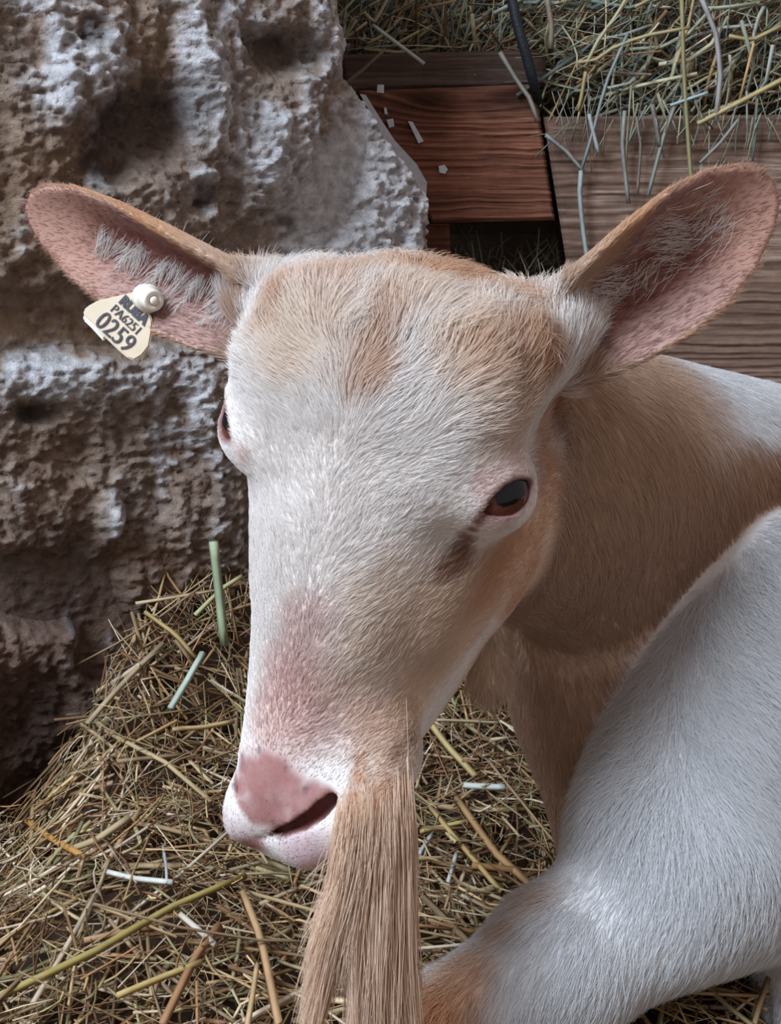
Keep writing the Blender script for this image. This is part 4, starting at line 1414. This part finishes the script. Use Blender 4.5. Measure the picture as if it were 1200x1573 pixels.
# the body of the heap behind the stalks
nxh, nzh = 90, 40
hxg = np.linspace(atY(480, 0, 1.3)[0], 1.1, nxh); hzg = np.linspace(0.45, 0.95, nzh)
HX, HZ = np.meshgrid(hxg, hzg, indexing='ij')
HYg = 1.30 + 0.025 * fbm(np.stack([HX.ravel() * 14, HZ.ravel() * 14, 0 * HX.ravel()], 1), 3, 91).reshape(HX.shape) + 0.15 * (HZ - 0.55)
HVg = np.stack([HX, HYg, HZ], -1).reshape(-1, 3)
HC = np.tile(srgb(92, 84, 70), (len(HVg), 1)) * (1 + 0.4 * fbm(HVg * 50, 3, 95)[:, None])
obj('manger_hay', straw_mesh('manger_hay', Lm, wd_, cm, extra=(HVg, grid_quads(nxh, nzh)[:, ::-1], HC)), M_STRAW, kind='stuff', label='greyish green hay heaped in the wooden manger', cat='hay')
# ---- hay seen through the gap under the cross board
n = 260
px_ = rng.uniform(690, 900, n); py_ = rng.uniform(375, 520, n); yy = rng.uniform(1.20, 1.34, n)
C0 = np.stack([atY(a, b, c) for a, b, c in zip(px_, py_, yy)])
ang = rng.normal(1.7, 0.7, n); d = unit3(np.stack([np.cos(ang), rng.normal(0, .4, n), np.sin(ang)], 1))
Lq = bent(C0, d, rng.uniform(0.015, 0.06, n), 4, rng.uniform(0, .4, n))
obj('lower_hay', straw_mesh('lower_hay', Lq, rng.uniform(.0008, .0028, n), PALB[rng.integers(0, len(PALB), n)] * rng.uniform(.6, 1.05, n)[:, None]), M_STRAW, kind='stuff',
    label='grey hay showing in the dark gap under the reddish board', cat='hay')

# ---- single stalks that stand out
def stalk(name, pts, wpx, col, label, group, Y=None, flat=0.5, lifts=None):
    if Y is not None:
        P = [atY(x, y, Y if np.isscalar(Y) else Y[i]) for i, (x, y) in enumerate(pts)]
    else:
        P = []
        for i, (x, y) in enumerate(pts):
            g = ground_hit(x, y); lf = 0.034 if lifts is None else lifts[i]
            dd = ray(x, y); t = (g - CAM)[1] / dd[1]
            P.append(CAM + dd * (t - lf))
    P = np.array(P)
    # resample to 7 points
    seg = np.r_[0, np.cumsum(np.linalg.norm(np.diff(P, axis=0), axis=1))]
    tt = np.linspace(0, seg[-1], 7)
    Q = np.stack([np.interp(tt, seg, P[:, k]) for k in range(3)], 1)
    dep = float(np.mean((Q - CAM) @ FWD))
    me = straw_mesh(name, Q[None], [0.85 * wpx / F * dep], [col], flat=flat, ref=np.array([[[0.1, 1.0, -0.25]]]))
    return obj(name, me, M_STRAW, label=label, cat='straw', group=group)


GH = 'stalks hanging over the manger board'
sg = srgb
hang = [
    ([(893, 262), (890, 300), (898, 370), (910, 445)], 10, sg(176, 184, 182), 'long pale bent stalk hanging down the front board beside the gap'),
    ([(838, 207), (870, 232), (897, 264)], 9, sg(160, 160, 156), 'grey stalk slanting off the reddish board onto the front board'),
    ([(768, 80), (795, 125), (815, 152), (826, 186)], 10, sg(170, 164, 152), 'stalk curving over the corner of the reddish board'),
    ([(572, 38), (612, 68), (652, 98)], 8, sg(190, 196, 188), 'pale straight stalk lying across the grey rail'),
    ([(1047, -20), (1051, 120), (1058, 220), (1065, 318)], 9, sg(160, 150, 108), 'long olive stalk hanging straight down the front board'),
    ([(1075, -10), (1100, 50), (1108, 110), (1100, 184)], 11, sg(172, 166, 164), 'thick grey jointed stalk bending down to the board top'),
    ([(1072, 190), (1130, 160), (1210, 118)], 11, sg(198, 178, 128), 'broad yellow stalk resting on the board top'),
    ([(1030, 162), (1058, 152), (1088, 142)], 7, sg(180, 196, 202), 'short bluish stalk lying on the hay edge'),
    ([(1036, 164), (1018, 215), (996, 300)], 8, sg(150, 152, 146), 'grey stalk leaning across the front board'),
    ([(960, 170), (956, 225), (966, 313)], 9, sg(150, 148, 140), 'grey stalk hanging beside the leaning one'),
    ([(978, 180), (985, 225), (979, 300)], 6, sg(132, 120, 108), 'thin brown stalk hanging on the front board'),
    ([(1134, 184), (1108, 218), (1076, 250)], 7, sg(150, 150, 146), 'short stalk slanting below the broad yellow one'),
    ([(905, 175), (912, 205), (920, 235)], 9, sg(176, 182, 182), 'short pale stalk dangling from the hay'),
    ([(965, 50), (930, 130), (912, 200), (893, 262)], 7, sg(150, 158, 156), 'grey stalk running down out of the hay'),
    ([(1002, 160), (1008, 190), (1014, 225)], 10, sg(128, 120, 112), 'dull short stalk on the board edge'),
    ([(600, -10), (575, 35), (560, 20)], 8, sg(172, 166, 136), 'folded stalk sticking out above the grey rail'),
    ([(548, 30), (525, 65), (500, 105)], 7, sg(150, 140, 118), 'stalk poking out against the stone wall'),
    ([(592, 75), (560, 105), (525, 133)], 8, sg(124, 108, 92), 'brown stalk leaning from rail to stone'),
    ([(900, 100), (920, 60), (950, 20), (965, -8)], 8, sg(190, 180, 142), 'yellowish stalk rising steeply through the hay'),
    ([(888, 96), (905, 100), (925, 84), (950, 68), (1000, 53), (1060, 42)], 8, sg(184, 170, 132), 'hooked yellow stalk on the hay face'),
    ([(900, 110), (893, 150), (888, 170)], 8, sg(176, 156, 106), 'short yellow stalk under the hooked one'),
    ([(1120, 55), (1155, 62), (1200, 40)], 9, sg(182, 166, 120), 'curved yellow stalk at the hay edge'),
    ([(840, -5), (848, 40), (846, 75)], 12, sg(148, 134, 118), 'thick dull stalk standing beside the cord'),
]
for i, (pts, w_, c_, lab) in enumerate(hang):
    stalk('hay_stalk', pts, w_ * 0.88, np.array(c_) * 0.9, lab, GH, Y=1.132 if i != 2 else 1.135)
GG = 'stalks lying on the bedding'
loose = [
    ([(328, 832), (336, 905), (345, 992)], 17, sg(172, 184, 150), 'thick green stalk standing upright against the stone wall', 0.83),
    ([(312, 1002), (288, 1045), (262, 1088)], 13, sg(190, 200, 184), 'short pale green stalk leaning beside the goat', None),
    ([(75, 1110), (140, 1108), (205, 1150), (262, 1175), (328, 1235)], 9, sg(186, 162, 124), 'long kinked stalk reaching out towards the stone wall', None),
    ([(40, 1262), (80, 1290), (128, 1316)], 15, sg(190, 140, 76), 'short orange stalk near the wall foot', None),
    ([(165, 1340), (205, 1350), (265, 1356)], 12, sg(214, 212, 202), 'flat white splinter of straw on the bedding', None),
    ([(60, 1345), (95, 1300), (140, 1262)], 9, sg(172, 156, 112), 'stalk crossing the orange one', None),
    ([(0, 1530), (140, 1465), (260, 1395), (378, 1345)], 14, sg(172, 152, 92), 'long olive stalk running towards the goat chin', None),
    ([(250, 1573), (300, 1470), (338, 1420)], 16, sg(172, 128, 92), 'reddish brown stalk below the olive one', None),
    ([(372, 1370), (400, 1440), (428, 1573)], 18, sg(190, 152, 112), 'broad tan blade under the beard', None),
    ([(395, 1480), (388, 1530), (380, 1575)], 12, sg(200, 168, 126), 'short tan blade beside the broad one', None),
    ([(180, 1530), (240, 1505), (310, 1478)], 13, sg(196, 170, 112), 'yellow stalk lying across the bedding', None),
    ([(276, 1405), (300, 1425), (330, 1452)], 14, sg(202, 188, 172), 'pale hollow stalk end beside the reddish stalk', None),
    ([(250, 1300), (255, 1330), (256, 1356)], 8, sg(180, 176, 178), 'thin grey stalk standing in the bedding', None),
    ([(110, 1305), (150, 1290), (200, 1255)], 14, sg(182, 160, 124), 'broad flat blade near the wall foot', None),
    ([(0, 1450), (60, 1410), (120, 1380)], 9, sg(176, 150, 100), 'yellow stalk pointing to the wall foot', None),
    ([(712, 1207), (745, 1209), (776, 1210)], 13, sg(206, 208, 200), 'flaky white stalk between beard and chest', None),
    ([(660, 1110), (690, 1150), (730, 1192)], 13, sg(196, 172, 122), 'thick yellow stalk behind the beard', None),
    ([(700, 1225), (760, 1310), (815, 1360)], 15, sg(178, 140, 98), 'long brown stalk lying towards the chest', None),
    ([(660, 1240), (710, 1300), (770, 1370)], 11, sg(186, 156, 104), 'stalk parallel to the long brown one', None),
    ([(645, 1278), (680, 1270), (716, 1262)], 9, sg(198, 178, 112), 'short yellow stalk behind the beard', None),
    ([(702, 1310), (696, 1332), (689, 1355)], 9, sg(196, 196, 190), 'small white stalk by the foreleg', None),
    ([(645, 1312), (655, 1295), (664, 1283)], 9, sg(186, 190, 190), 'small folded pale stalk behind the beard', None),
    ([(725, 1330), (770, 1335), (800, 1338)], 15, sg(160, 120, 76), 'flat brown blade near the foreleg', None),
    ([(668, 1106), (720, 1108), (772, 1111)], 6, sg(190, 174, 140), 'thin straight stalk behind the wattle', None),
    ([(300, 945), (340, 905), (372, 885)], 9, sg(188, 184, 136), 'pale stalk slanting behind the muzzle', None),
    ([(222, 940), (270, 975), (300, 1010)], 9, sg(176, 150, 100), 'stalk leaning from the wall onto the heap', None),
    ([(205, 938), (208, 960), (206, 985)], 12, sg(168, 140, 100), 'short brown stub in the heap', None),
    ([(265, 1120), (310, 1118), (360, 1108)], 9, sg(206, 180, 130), 'yellow stalk beside the muzzle', None),
    ([(140, 1275), (115, 1280), (85, 1310)], 7, sg(196, 178, 124), 'thin yellow stalk at the wall foot', None),
]
for pts, w_, c_, lab, lf in loose:
    if np.isscalar(lf) and lf is not None: stalk('straw_stalk', pts, w_, c_, lab, GG, Y=lf)
    else: stalk('straw_stalk', pts, w_, c_, lab, GG)
